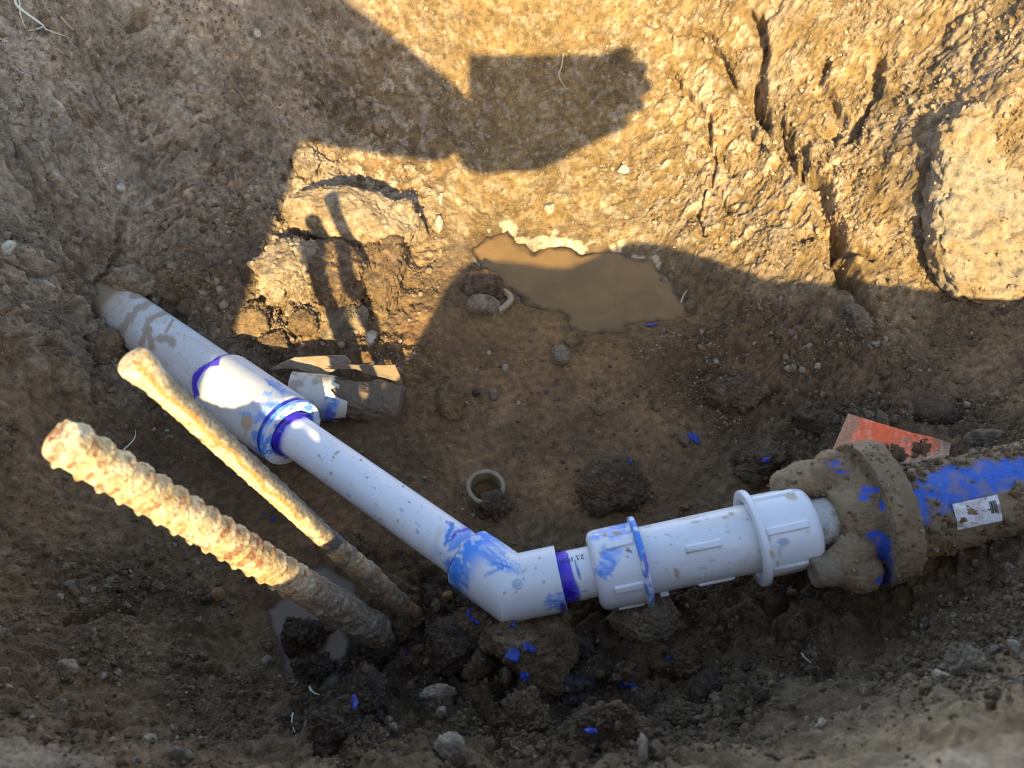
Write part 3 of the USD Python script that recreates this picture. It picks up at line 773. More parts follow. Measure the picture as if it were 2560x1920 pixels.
# thin pipe
s0 = along(1172, PA, D1V) - 0.018
m, A, T = lathe(PA, D1V, [(c1 - 0.003, R_SMALL), (s0 + 0.03, R_SMALL)], 128, 0.0013)
pt = Paint(m, WHITE, 0.0, 9)
pt.mix(VIOLET * 1.6, (1 - sstep(c1 + 0.002, c1 + 0.010, A + 0.006 * (pt.noise(120, 3, 1) - 0.5))) * 0.9, 0.1)
av = 0.2165 + along(1183, PA, D1V) - 0.2165 - 0.0040
pt.mix(np.array([0.62, 0.58, 0.50]), sstep(0.50, 0.66, pt.noise(26, 4, 21)) * 0.22, 0.5)
pt.flecks(TAN * 0.9, 520, 0.735, 0.6, 22, 0.8)
near = sstep(av - 0.026, av, A)
pt.mix(BLUE, near * sstep(0.44, 0.54, pt.noise(150, 4, 2)) * 0.95, 0.1)
pt.mix(DEEP, sstep(av - 0.0035, av - 0.0010, A + 0.004 * (pt.noise(130, 3, 3) - 0.5)) * 0.9, 0.0)
pt.streak(BLUE * 0.9, [(1130, 1310), (1120, 1340), (1115, 1360)], 6, 300, 0.7, 0.9, 0.2, 0.1, 4)
pt.streak(VIOLET, [(1170, 1322), (1140, 1330), (1128, 1350)], 3.5, 300, 0.5, 0.9, 0.2, 0.1, 5)
pt.spot(DEEP * 1.4, 1122, 1308, 10, 5, 20, 300, 0.6, 0.95, 0.2, 0.1, 6)
pt.spot(np.array([0.7, 0.62, 0.42]), 1095, 1340, 8, 22, 20, 200, 0.7, 0.6, 0.3, 0.5, 7)
for px, py, rx, ry, dg, col in [(842, 1132, 9, 4, -35, TAN), (833, 1143, 4, 4, 0, TAN), (828, 1183, 3.5, 5, 15, TAN), (917, 1194, 4, 2.5, 0, MUD * 0.8), (995, 1303, 3, 4, 0, TAN), (1023, 1255, 3, 2.5, 0, DRIED * 0.5), (903, 1150, 3, 2.5, 0, MUD * 0.7), (815, 1200, 4, 3, 0, TAN), (950, 1298, 6, 2.5, 0, TAN), (937, 1290, 2.5, 2, 0, TAN), (1008, 1216, 4, 3, 0, MUD)]:
    pt.spot(col, px, py, rx, ry, dg, 300, 0.3, 0.9, 0.2, 0.9, 8)
for px, py in [(873, 1240), (1003, 1275), (1045, 1310), (798, 1140), (935, 1220), (1045, 1330)]:
    pt.spot(np.array([0.15, 0.2, 0.55]), px, py, 7, 3, 30, 500, 0.9, 0.8, 0.3, 0.2, 9)
obj("pipe", m, PVC, line, True, pt.c, {"damp": pt.g})
# elbow: two sockets meeting in a mitre, smooth inside
import manifold3d as m3
R_EL = 0.0217
mid = (D1V - D2V * 1.0)
bis = (D1V + D2V) / np.linalg.norm(D1V + D2V)              # normal of the mitre plane
verts = []
e0 = along(1183, PA, D1V) - 0.2165 - 0.0040                # where the left socket starts, measured from the elbow's middle
e1 = along(1402, PC, D2V)


def mitred(org, d, lo, prof_r):
    """Half of the elbow: a tube from lo to the mitre plane through PC."""
    dd, a, b = frame_of(d)
    seg = 150
    th = np.arange(seg) * 2 * math.pi / seg
    ringdir = np.cos(th)[:, None] * a + np.sin(th)[:, None] * b
    rows = []
    for t, r in prof_r:
        base = org + ringdir * r
        lim = ((PC - base) @ bis) / (dd @ bis)             # how far this line runs before the mitre
        rows.append(base + (lo + (lim - lo) * t)[:, None] * dd if np.ndim(lo) or True else base)
    V = np.array(rows)
    i = np.arange(len(rows) * seg).reshape(len(rows), seg)
    j = np.roll(i, -1, 1)
    q = np.stack([i[:-1], j[:-1], j[1:], i[1:]], -1).reshape(-1, 4)
    return V.reshape(-1, 3), np.vstack([q[:, [0, 1, 2]], q[:, [0, 2, 3]]])


lipprof = [(0.0, R_SMALL + 0.0004), (0.0, R_EL - 0.001), (0.008, R_EL - 0.0002), (0.02, R_EL)] + [(t, R_EL) for t in np.linspace(0.04, 1.0, 52)]
v1, f1_ = mitred(PC, D1V, e0, lipprof)
v2, f2_ = mitred(PC, D2V, e1, lipprof)
m = trimesh.util.concatenate([trimesh.Trimesh(v1, f1_, process=False), trimesh.Trimesh(v2, f2_[:, ::-1], process=False)])
ax1, ax2 = (m.vertices - PC) @ D1V, (m.vertices - PC) @ D2V
pt = Paint(m, WHITE * 0.98, 0.0, 10)
leftend = np.r_[np.ones(len(v1)), np.zeros(len(v2))] * (1 - sstep(e0 + 0.006, e0 + 0.024, ax1))
pt.mix(BLUE * 1.15, leftend * sstep(0.40, 0.52, pt.noise(210, 4, 1)) * 0.95, 0.1)
pt.spot(BLUE * 1.15, 1225, 1375, 50, 38, 35, 300, 0.8, 0.75, 0.2, 0.1, 2)
pt.spot(BLUE * 1.05, 1150, 1450, 22, 34, 25, 300, 0.9, 0.8, 0.2, 0.1, 3)
pt.spot(BLUE, 1270, 1418, 34, 16, 20, 380, 0.8, 0.9, 0.2, 0.1, 4)
pt.spot(BLUE, 1235, 1428, 34, 5, -28, 380, 0.7, 0.8, 0.2, 0.1, 5)
pt.spot(BLUE * 1.1, 1390, 1502, 30, 22, -10, 380, 0.8, 0.9, 0.2, 0.1, 6)
pt.spot(DEEP, 1408, 1520, 9, 14, 0, 200, 0.5, 0.9, 0.2, 0.1, 7)
pt.spot(np.array([0.62, 0.58, 0.46]), 1308, 1425, 16, 8, -30, 300, 0.8, 0.5, 0.3, 0.4, 8)
for px, py in [(1308, 1447), (1360, 1455), (1290, 1480), (1262, 1482), (1350, 1395), (1340, 1420)]:
    pt.spot(TAN * 0.8, px, py, 3.5, 3, 0, 300, 0.5, 0.9, 0.2, 0.9, 9)
elbow = obj("elbow", m, PVC, line, 40, None)
# (shading split along the mitre: give the colours to a split mesh)
sm = trimesh.graph.smooth_shade(trimesh.Trimesh(m.vertices, m.faces, process=False), angle=math.radians(30), facet_minarea=None)
stage.RemovePrim(elbow.GetPath())
USED[(str(line.GetPath()), "elbow")] = 0
_, ii = cKDTree(m.vertices).query(sm.vertices)
elbow = obj("elbow", sm, PVC, line, True, pt.c[ii], {"damp": pt.g[ii]})
# moulding nub on the elbow
nd = -FWD * 0.85 + UP * 0.35
nd /= np.linalg.norm(nd)
ndc = PC - D2V * 0.004 + D2V * 0.006
d_, a_, b_ = frame_of(D2V)
nubdir = a_ * math.cos(0.35) + b_ * math.sin(0.35) * (1 if (b_ @ UP) > 0 else -1)
m, A, T = lathe(PC + D2V * 0.006 + nubdir * (R_EL - 0.0005), nubdir, [(0, 0.0034), (0.0007, 0.0034), (0.0009, 0.0030), (0.0007, 0.0024), (0.0007, 0.0018), (0.0012, 0.0014), (0.0012, 0.0)], 32, 0.0006)
obj("moulding_mark", m, plain("moulding_mark", (0.5, 0.58, 0.66), 0.3), elbow, True)
# nipple
n0, n1 = e1 - 0.004, along(1480, PC, D2V)
m, A, T = lathe(PC, D2V, [(n0 - 0.006, R_SMALL), (n1 + 0.012, R_SMALL)], 120, 0.0010)
pt = Paint(m, WHITE, 0.0, 11)
pt.mix(DEEP * 1.25, (1 - sstep(e1 + 0.0035, e1 + 0.006, A + 0.004 * (pt.noise(70, 3, 1) - 0.5) - 0.002 * np.cos(T - 0.4))) * 0.98, 0.0)
pt.mix(VIOLET * 1.15, sstep(e1 + 0.0025, e1 + 0.0035, A) * (1 - sstep(e1 + 0.0065, e1 + 0.0085, A + 0.005 * (pt.noise(60, 3, 2) - 0.5) - 0.0025 * np.cos(T - 0.3))) * 0.9, 0.0)
pt.streak(DEEP * 1.5, [(1418, 1385), (1424, 1405), (1432, 1452)], 2.5, 200, 0.3, 0.95, 0.25, 0.1, 3)
pt.streak(BLUE * 0.7, [(1438, 1402), (1450, 1447)], 2.4, 200, 0.4, 0.9, 0.25, 0.1, 4)
pt.spot(DEEP, 1420, 1482, 16, 9, 0, 250, 0.5, 0.95, 0.2, 0.0, 5)
pt.streak(BLUE * 0.8, [(1430, 1475), (1450, 1480), (1470, 1476)], 1.5, 300, 0.5, 0.7, 0.3, 0.1, 6)
nip = obj("nipple", m, PVC, line, True, pt.c, {"damp": pt.g})
# the print on the nipple: "21 PIP", upside down, wrapped round the pipe
dd, aa, bb = frame_of(D2V)
updir = bb if (bb @ UP) > 0 else -bb
tm = meshkit.text_mesh("21 PIP", 0.0036, 0.0002)
tm = tm.subdivide_to_size(0.0012)
tv = np.asarray(tm.vertices)
wd = tv[:, 0].max()
phi0 = 0.92
a_end = along(1466, PC, D2V) + 0.001
px_ = a_end - tv[:, 0]                                      # reads towards the elbow: it is upside down
ph = phi0 + 0.0018 / R_SMALL - tv[:, 1] / R_SMALL
rr_ = R_SMALL + 0.00010 + tv[:, 2] * 0.3
V = PC + px_[:, None] * dd + rr_[:, None] * (np.cos(ph)[:, None] * aa + np.sin(ph)[:, None] * updir)
obj("printed_text", trimesh.Trimesh(V, tm.faces, process=False), plain("black_ink", (0.012, 0.012, 0.016), 0.5), nip, False)
# compression coupling: body, two nuts with ribs
cc = obj


def nut_profile(x0, x1, r, flange_at_end, rf, fl):
    if flange_at_end:
        return [(x0, R_SMALL + 0.0004), (x0, r - 0.005), (x0 + 0.0006, r - 0.0032), (x0 + 0.0018, r - 0.0014), (x0 + 0.0034, r - 0.0004), (x0 + 0.006, r), (x1 - fl - 0.0008, r + 0.0002), (x1 - fl, r + 0.001), (x1 - fl + 0.0004, rf - 0.0004), (x1 - fl + 0.001, rf), (x1 - 0.001, rf), (x1 - 0.0003, rf - 0.0004), (x1, rf - 0.0012), (x1, r - 0.001), (x1 - 0.003, r - 0.0018), (x1 - 0.006, r - 0.002)]
    return [(x0 + 0.006, r - 0.0025), (x0 + 0.002, r - 0.0022), (x0, r - 0.0015), (x0, rf - 0.0012), (x0 + 0.0003, rf - 0.0004), (x0 + 0.001, rf), (x0 + fl - 0.001, rf), (x0 + fl - 0.0004, rf - 0.0004), (x0 + fl, r + 0.001), (x0 + fl + 0.0008, r + 0.0002), (x1 - 0.007, r), (x1 - 0.004, r - 0.0008), (x1 - 0.0018, r - 0.0022), (x1 - 0.0004, r - 0.0042), (x1, r - 0.0065), (x1, R_SMALL + 0.0004)]


def rib(org, d, a0, a1, r, ang, w=0.0050, h=0.0026, parent=None, mat=PVC, color=WHITE):
    dd, aa, bb = frame_of(d)
    bb = bb if (bb @ UP) > 0 else -bb
    rad = math.cos(ang) * aa + math.sin(ang) * bb
    tan = np.cross(dd, rad)
    c = org + dd * (a0 + a1) / 2 + rad * (r + h * 0.15)
    mm = rounded_box((a1 - a0, h, w), min(h, w) * 0.46, c, np.array([dd, rad, tan]))
    p = Paint(mm, color, 0.05, 12)
    p.flecks(DRIED, 240, 0.60, 0.5, 3, 0.7)
    return obj("rib", mm, mat, parent, True, p.c, {"damp": p.g})


cpl = UsdGeom.Xform.Define(stage, numbered(str(line.GetPath()), "compression_coupling"))
u0, u1 = along(1482, PC, D2V), along(1608, PC, D2V)
w0, w1 = along(1872, PC, D2V), along(2027, PC, D2V)
R_NUT, R_FL, R_BODY, R_NUT2, R_FL2 = 0.0262, 0.0298, 0.0220, 0.0268, 0.0318
m, A, T = lathe(PC, D2V, [(u1 - 0.02, R_BODY), (w0 + 0.012, R_BODY + 0.0004)], 150, 0.0014)
pt = Paint(m, WHITE, 0.03, 14)
pt.flecks(np.array([0.62, 0.60, 0.56]), 28, 0.52, 0.25, 1)
for px, py, rx, ry, col in [(1693, 1437, 6, 12, TAN), (1828, 1285, 7, 5, TAN), (1812, 1294, 10, 5, TAN), (1677, 1360, 3, 2.5, DRIED * 0.4), (1868, 1300, 2.5, 2, DRIED * 0.3), (1690, 1425, 5, 4, TAN), (1896, 1380, 2.5, 2, DRIED * 0.3), (1620, 1317, 12, 3, np.array([0.62, 0.58, 0.5])), (1720, 1295, 30, 4, np.array([0.66, 0.6, 0.52])), (1740, 1305, 14, 4, np.array([0.60, 0.55, 0.5])), (1870, 1410, 30, 26, np.array([0.70, 0.68, 0.60])), (1780, 1402, 14, 3, np.array([0.6, 0.57, 0.52]))]:
    pt.spot(col, px, py, rx, ry, -10, 240, 0.6, 0.85, 0.25, 0.8, 2)
pt.flecks(TAN * 0.9, 480, 0.725, 0.6, 22, 0.8)
pt.mix(np.array([0.60, 0.55, 0.47]), sstep(0.52, 0.64, meshkit.fbm(np.stack([A * 30, T * 3, 0 * A], -1), 4, 3)) * 0.25, 0.5)
body = obj("body", m, PVC, cpl, True, pt.c, {"damp": pt.g}, frame=PC)
m, A, T = lathe(PC, D2V, nut_profile(u0, u1, R_NUT, True, R_FL, 0.0042), 150, 0.0012)
pt = Paint(m, WHITE, 0.03, 15)
pt.spot(BLUE * 1.25, 1525, 1390, 24, 54, 18, 330, 0.7, 0.85, 0.2, 0.1, 1)
pt.spot(BLUE * 1.2, 1505, 1425, 22, 16, 0, 330, 0.7, 0.8, 0.2, 0.1, 2)
pt.spot(BLUE * 1.2, 1535, 1330, 46, 12, -10, 330, 0.7, 0.8, 0.2, 0.1, 3)
pt.spot(BLUE * 1.2, 1487, 1345, 14, 6, 0, 330, 0.7, 0.7, 0.2, 0.1, 3)
pt.mix(BLUE * 1.05, sstep(u1 - 0.0050, u1 - 0.0040, A) * sstep(0.40, 0.52, pt.noise(150, 4, 4)) * 0.95, 0.1)
pt.spot(BLUE * 1.1, 1555, 1300, 20, 20, 0, 200, 0.4, 0.8, 0.2, 0.1, 5)
pt.streak(DEEP * 1.3, [(1612, 1385), (1618, 1440)], 5, 300, 0.8, 0.8, 0.3, 0.1, 6)
for px, py, rx, ry, col in [(1542, 1333, 12, 5, TAN), (1512, 1337, 6, 5, TAN), (1501, 1382, 4, 4, TAN), (1570, 1375, 5, 7, DRIED * 0.6), (1578, 1380, 4, 5, DRIED * 0.5), (1567, 1392, 5, 3, TAN), (1543, 1362, 4, 4, TAN)]:
    pt.spot(col, px, py, rx, ry, 0, 280, 0.5, 0.9, 0.2, 0.9, 7)
nutL = obj("nut", m, PVC, cpl, True, pt.c, {"damp": pt.g}, frame=PC)
tag(nutL, "left nut of the compression coupling, smeared with blue primer")
notch = None
m, A, T = lathe(PC, D2V, nut_profile(w0, w1, R_NUT2, False, R_FL2, 0.0046), 150, 0.0012)
pt = Paint(m, WHITE * 0.99, 0.03, 16)
for px, py, rx, ry, dg, col in [(1978, 1240, 18, 12, 15, TAN * np.array([1.1, 1.1, 1.15])), (1930, 1385, 5, 12, -10, TAN * 1.15), (1924, 1347, 5, 7, 0, TAN * 1.15), (1957, 1355, 14, 10, 0, np.array([0.36, 0.4, 0.5])), (1950, 1375, 5, 14, 10, np.array([0.5, 0.52, 0.55])), (2020, 1328, 7, 7, 0, np.array([0.66, 0.58, 0.44])), (1910, 1230, 16, 4, -12, TAN), (1942, 1330, 3, 3, 0, DRIED * 0.4), (1975, 1460, 30, 3, -18, np.array([0.45, 0.42, 0.4])), (1944, 1410, 3, 8, 0, MUD)]:
    pt.spot(col, px, py, rx, ry, dg, 320, 0.7, 0.8, 0.2, 0.7, 1)
nutR = obj("nut", m, PVC, cpl, True, pt.c, {"damp": pt.g}, frame=PC)
tag(nutR, "right nut of the compression coupling with a raised flange")
for a0, a1, r, ang in [(u0 + 0.010, u1 - 0.005, R_NUT, -0.32), (u0 + 0.010, u1 - 0.005, R_NUT, 0.78), (u0 + 0.011, u1 - 0.005, R_NUT, -1.38), (w0 + 0.0055, w1 - 0.009, R_NUT2, 0.30), (w0 + 0.0055, w1 - 0.009, R_NUT2, -0.72), (w0 + 0.0055, w1 - 0.009, R_NUT2, 1.28), (w0 + 0.0055, w1 - 0.012, R_NUT2, -1.62),
                       (along(1703, PC, D2V), along(1790, PC, D2V), R_BODY, 0.30), (along(1722, PC, D2V), along(1812, PC, D2V), R_BODY, -1.20)]:
    mm = rib(PC, D2V, a0, a1, r, ang, parent=None, color=WHITE)
    # a rib is a piece of the coupling
    src = stage.GetPrimAtPath(mm.GetPath())
    Sdf.CopySpec(stage.GetRootLayer(), src.GetPath(), stage.GetRootLayer(), Sdf.Path(numbered(str(cpl.GetPath()), "rib")))
    stage.RemovePrim(src.GetPath())
    g = UsdGeom.Mesh(stage.GetPrimAtPath(str(cpl.GetPath()) + "/rib" + ("" if USED[(str(cpl.GetPath()), "rib")] == 1 else f"_{USED[(str(cpl.GetPath()), 'rib')] - 1:03d}")))
    pts_ = np.array(g.GetPointsAttr().Get()) - PC
    g.GetPointsAttr().Set(Vt.Vec3fArray.FromNumpy(pts_.astype(np.float32)))
for px in (1640, 1878):                                     # little lugs on the body
    mm = rounded_box((0.0055, 0.0024, 0.0035), 0.0006, PC + D2V * along(px, PC, D2V) + 0 * D2V, np.eye(3))
    dd, aa, bb = frame_of(D2V)
    bb = bb if (bb @ UP) > 0 else -bb
    rad = math.cos(-1.5) * aa + math.sin(-1.5) * bb
    mm = rounded_box((0.0058, 0.0040, 0.0050), 0.0006, PC + D2V * along(px, PC, D2V) + rad * (R_BODY + 0.0012), np.array([dd, rad, np.cross(dd, rad)]))
    p = Paint(mm, WHITE, 0.05, 17)
    obj("lug", mm, PVC, cpl, True, p.c, {"damp": p.g}, frame=PC)


# ------------------------------------------------------------------ the two rebar stakes
def rebar(name, label, foot, top, r, lug, pitch, bow, seed, mud_from, knob=0.0, extra=0.05):
    foot, top = np.asarray(foot), np.asarray(top)
    d = (top - foot) / np.linalg.norm(top - foot)
    L = np.linalg.norm(top - foot)
    dd, aa, bb = frame_of(d)

    def radial(A, T, R):
        k = A / L
        ph = np.mod((A + 0.35 * r * np.abs(np.sin(T)) * 2.0) / pitch, 1.0)
        lugs = np.exp(-((ph - 0.5) / 0.085) ** 2) * np.clip(2.2 * np.abs(np.cos(T - 1.25)), 0, 1)
        rails = np.exp(-(np.minimum(np.abs(np.mod(T - 1.25 - math.pi / 2 + math.pi, 2 * math.pi) - math.pi), np.abs(np.mod(T - 1.25 + math.pi / 2 + math.pi, 2 * math.pi) - math.pi)) / 0.16) ** 2)
        p = np.stack([A * 1.0, R * np.cos(T), R * np.sin(T)], -1)
        n = meshkit.fbm(p * 240, 4, seed)
        n2 = meshkit.fbm(p * 90, 3, seed + 5)
        crust = 1 - sstep(mud_from - 0.12, mud_from + 0.10, k)
        body = R * (R > 1e-6)
        return np.where(R > r * 0.9, R + lug * np.maximum(lugs, rails * 0.8) * (1 - 0.75 * crust) + 0.0007 * (n - 0.5) + crust * (0.0030 * n2 + 0.0036 * (n - 0.35)), R * (1 + 0.12 * (n2 - 0.5)))

    prof = [(-extra, r), (L - 0.0012, r), (L - 0.0003, r * 0.97), (L, r * 0.92), (L + 0.0003, r * 0.5), (L + 0.0004, 0.0)]
    if knob:
        prof = [(-extra, r), (L - 0.014, r), (L - 0.007, r + knob * 0.7), (L - 0.003, r + knob), (L - 0.0008, r + knob * 0.8), (L, r), (L + 0.0007, r * 0.5), (L + 0.0008, 0)]
    m, A, T = lathe(foot, d, prof, 88, 0.0011, radial=radial, bend=(lambda A: (np.sin(np.clip(A / L, 0, 1) * math.pi)[..., None]) * np.asarray(bow)) if bow is not None else None)
    p = Paint(m, (0.43, 0.32, 0.17), 0.6, seed)
    k = A / L
    ph = np.mod((A + 0.35 * r * np.abs(np.sin(T)) * 2.0) / pitch, 1.0)
    gr = np.exp(-((np.minimum(np.abs(ph - 0.70), np.abs(ph + 0.30)) / 0.12)) ** 2) + 0.7 * np.exp(-((ph - 0.28) / 0.09) ** 2)
    p.mix((0.56, 0.47, 0.31), sstep(0.47, 0.60, p.noise(110, 5, 1)) * 0.75)
    p.mix((0.38, 0.23, 0.09), sstep(0.57, 0.66, p.noise(150, 4, 2)) * 0.6)
    p.mix((0.20, 0.065, 0.025), sstep(0.60, 0.65, p.noise(210, 4, 3)) * 0.85)
    p.mix((0.25, 0.16, 0.08), np.clip(gr * (0.25 + 1.1 * (p.noise(120, 3, 21) - 0.3)), 0, 0.8) * (1.0 if lug > 0.001 else 0.35))
    return m, A, T, p, k, L


f1_pt, _ = spot(975, 1600)
m, A, T, p, k, L = rebar("rebar", "", f1_pt, at_depth(150, 1100, 0.305), 0.0088, 0.0018, 0.0122, None, 31, 0.40)
p.mix((0.20, 0.155, 0.105), (1 - sstep(0.30, 0.52, k + 0.3 * (p.noise(60, 3, 5) - 0.5))) * (0.7 + 0.3 * p.noise(150, 3, 6)), 0.95)
p.mix((0.34, 0.29, 0.23), (1 - sstep(0.34, 0.55, k)) * sstep(0.55, 0.62, p.noise(260, 3, 7)) * 0.8, 0.95)
p.mix((0.26, 0.12, 0.045), (1 - sstep(0.2, 0.5, k)) * sstep(0.60, 0.66, p.noise(110, 3, 8)) * 0.7, 0.95)
t1 = thing("rebar_stake", "thick ribbed rebar stake, muddy below and standing left of the pipe", "rebar", None, f1_pt)
obj("bar", m, RUST, t1, True, p.c, {"damp": p.g})
f2_pt, _ = spot(1018, 1535)
m, A, T, p, k, L = rebar("rebar", "", f2_pt, at_depth(330, 900, 0.325), 0.0060, 0.0004, 0.010, None, 41, 0.36, knob=0.0017)
p.mix((0.56, 0.47, 0.30), sstep(0.42, 0.5, k) * sstep(0.4, 0.6, p.noise(70, 3, 9)) * 0.6)
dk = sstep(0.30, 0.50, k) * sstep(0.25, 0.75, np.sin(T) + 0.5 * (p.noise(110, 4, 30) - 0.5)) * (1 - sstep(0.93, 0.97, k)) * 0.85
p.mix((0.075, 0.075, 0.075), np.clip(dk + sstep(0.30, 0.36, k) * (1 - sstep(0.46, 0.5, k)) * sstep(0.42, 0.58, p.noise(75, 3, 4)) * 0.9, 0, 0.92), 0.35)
Tw = np.mod(T + math.pi, 2 * math.pi) - math.pi
p.mix((0.40, 0.17, 0.04), sstep(0.45, 0.6, k) * (1 - sstep(0.14, 0.30, np.abs(Tw - 0.30 + 1.1 * (p.noise(60, 4, 11) - 0.5)))) * 0.85)
p.mix((0.20, 0.145, 0.09), (1 - sstep(0.26, 0.34, k + 0.15 * (p.noise(70, 3, 5) - 0.5))) * 0.9, 0.9)
p.mix((0.30, 0.13, 0.045), (1 - sstep(0.2, 0.5, k)) * sstep(0.58, 0.64, p.noise(110, 3, 8)) * 0.7, 0.95)
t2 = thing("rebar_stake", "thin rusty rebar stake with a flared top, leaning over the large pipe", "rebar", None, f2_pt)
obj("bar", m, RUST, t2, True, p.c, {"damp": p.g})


# ------------------------------------------------------------------ the old fitting on the right: muddy clamp, iron stub, blue sleeve with a label
MUDDY = tinted("muddy_metal", rough=0.35, noise=0.22, scale=380.0, bump=0.7, grime_rough=0.92, spec=0.4)
SOIL = np.array([0.245, 0.165, 0.09])
fit = thing("pipe_clamp", "mud caked blue pipe clamp on an iron stub beside the right nut", "pipe clamp", None, PEND)
a_st0, a_st1 = along(2018, PC, D2V), along(2105, PC, D2V)
m, A, T = lathe(PC, D2V, [(a_st0 - 0.004, 0.0162), (a_st1, 0.0165)], 110, 0.0011, radial=lambda A, T, R: R + 0.0011 * (meshkit.fbm(np.stack([A, R * np.cos(T), R * np.sin(T)], -1) * 160, 4, 3) - 0.5))
p = Paint(m, (0.52, 0.50, 0.43), 0.8, 51)
p.flecks((0.30, 0.27, 0.22), 180, 0.52, 0.8, 1)
p.mix(SOIL, sstep(along(2066, PC, D2V), along(2078, PC, D2V), A + 0.008 * (p.noise(90, 3, 2) - 0.5)), 0.9)
p.spot(BLUE * 0.8, 2066, 1310, 4, 8, 0, 300, 0.6, 0.8, 0.3, 0.5, 3)
tag(obj("iron_stub", m, MUDDY, fit, True, p.c, {"damp": p.g}), "pale crusted stub of iron pipe")


def ball(px, py, z, r):
    return (at_depth(px, py, z), r)


def blend(chains, edge=0.0022, rounds=6):
    """One continuous solid from chains of balls (each pair hulled)."""
    out = m3.Manifold()
    for ch in chains:
        for (p0, r0), (p1, r1) in zip(ch[:-1], ch[1:]):
            out += m3.Manifold.batch_hull([m3.Manifold.sphere(r0, 28).translate(list(p0)), m3.Manifold.sphere(r1, 28).translate(list(p1))])
    return out


dd, aa, bb = frame_of(D2V)
a_fl = along(2168, PC, D2V)


def ring_solid(a0, a1, r0, r1):
    seg = 64
    th = np.arange(seg) * 2 * math.pi / seg
    pts_ = [PC + dd * a + r * (math.cos(t) * aa + math.sin(t) * bb) for a, r in ((a0, r0), (a1, r1)) for t in th]
    return m3.Manifold.hull_points(np.array(pts_))


zf = 0.492
solid = ring_solid(a_fl - 0.003, a_fl + 0.013, 0.0470, 0.0462) + ring_solid(a_fl - 0.024, a_fl, 0.022, 0.036)
solid += blend([[ball(2150, 1428, zf - 0.005, 0.0135), ball(2098, 1416, zf - 0.008, 0.0112)], [ball(2140, 1370, zf - 0.006, 0.0115), ball(2100, 1416, zf - 0.008, 0.010)],
                [ball(2110, 1195, zf + 0.018, 0.0125), ball(2010, 1195, zf + 0.022, 0.0115), ball(1962, 1212, zf + 0.022, 0.0092)], [ball(2120, 1190, zf + 0.016, 0.013), ball(2075, 1165, zf + 0.02, 0.010)]])
solid = solid.refine_to_length(0.0024).to_mesh()
m = trimesh.Trimesh(np.asarray(solid.vert_properties)[:, :3], np.asarray(solid.tri_verts))
trimesh.smoothing.filter_taubin(m, iterations=12)
m = m.subdivide()
p = Paint(m, SOIL, 0.9, 52)
p.mix(SOIL * 1.35, sstep(0.5, 0.62, p.noise(70, 4, 1)) * 0.7)
p.mix(SOIL * 0.62, sstep(0.55, 0.65, p.noise(50, 4, 2)) * 0.6)
bl = np.zeros(len(m.vertices))
CLB = np.array([0.035, 0.10, 0.52])
for cx, cy, rx, ry, dg, rg in [(2178, 1225, 22, 12, 0, 0.9), (2160, 1242, 12, 8, 0, 0.9), (2207, 1262, 8, 14, 0, 0.8), (2200, 1345, 34, 16, 22, 0.45), (2212, 1378, 20, 28, 0, 0.55), (2222, 1410, 14, 24, 0, 0.8), (2215, 1445, 26, 16, -25, 0.8), (2085, 1160, 16, 7, 0, 0.8), (2108, 1180, 18, 5, 0, 0.8)]:
    q = Paint(m, (0, 0, 0), 0, 53)
    q.spot((1, 1, 1), cx, cy, rx, ry, dg, 190, rg, 1.0, 0.15)
    bl = np.maximum(bl, q.c[:, 0])
p.mix(CLB, bl * 0.95, 0.35)
p.mix(SOIL, sstep(0.60, 0.66, p.noise(260, 3, 3)) * bl * 0.7, 0.9)
p.mix((0.33, 0.19, 0.07), sstep(0.56, 0.64, p.noise(60, 3, 5)) * (p.py > 1400) * 0.6)
n_ = m.vertex_normals
v_ = np.asarray(m.vertices)
m.vertices = v_ + n_ * ((1 - bl) * (0.0026 * (meshkit.fbm(v_ * 85, 5, 5) - 0.4) + 0.0014 * np.abs(meshkit.fbm(v_ * 330, 3, 6) - 0.5) * 2))[:, None]
obj("clamp_body", m, MUDDY, fit, True, p.c, {"damp": p.g})
bdir = at_depth(2050, 1428, zf - 0.009) - at_depth(2110, 1420, zf - 0.008)
m, A, T = lathe(at_depth(2074, 1427, zf - 0.0095), bdir, [(-0.008, 0.0098), (0.008, 0.0094), (0.0105, 0.0088), (0.0112, 0.0078), (0.0112, 0.005), (0.0100, 0.0046), (0.0100, 0.0)], 48, 0.0009, radial=lambda A, T, R: R * (1 + 0.06 * (meshkit.fbm(np.stack([A, R * np.cos(T), R * np.sin(T)], -1) * 240, 3, 4) - 0.5) * 2))
p = Paint(m, (0.22, 0.165, 0.10), 0.8, 54)
p.mix(SOIL * 0.8, sstep(0.5, 0.6, p.noise(200, 3, 1)) * 0.7)
tag(obj("bolt_end", m, MUDDY, fit, True, p.c, {"damp": p.g}), "grey brown bolt end that sticks out of the lower ear")
# blue sleeve on the pipe behind the clamp
a_s0, a_s1 = a_fl + 0.010, a_fl + 0.235
R_SL = 0.0275
PCS = PC - UP * 0.0055
m, A, T = lathe(PCS, D2V, [(a_s0, R_SL), (a_s1, R_SL)], 170, 0.0015)
p = Paint(m, SOIL * 0.95, 0.9, 55)
q = Paint(m, (0, 0, 0), 0, 56)
for pts_, w_, rg in [([(2255, 1250), (2300, 1262)], 42, 0.6), ([(2330, 1235), (2440, 1222)], 46, 0.6), ([(2440, 1225), (2560, 1180)], 26, 0.8), ([(2360, 1200), (2470, 1172), (2560, 1160)], 20, 0.9), ([(2240, 1205), (2262, 1280)], 18, 0.8)]:
    q.streak((1, 1, 1), pts_, w_, 110, rg, 1.0, 0.12)
blue = q.c[:, 0] * (1 - 0.85 * sstep(0.60, 0.66, q.noise(80, 4, 3)))
p.mix(np.array([0.035, 0.115, 0.44]), blue, 0.15)
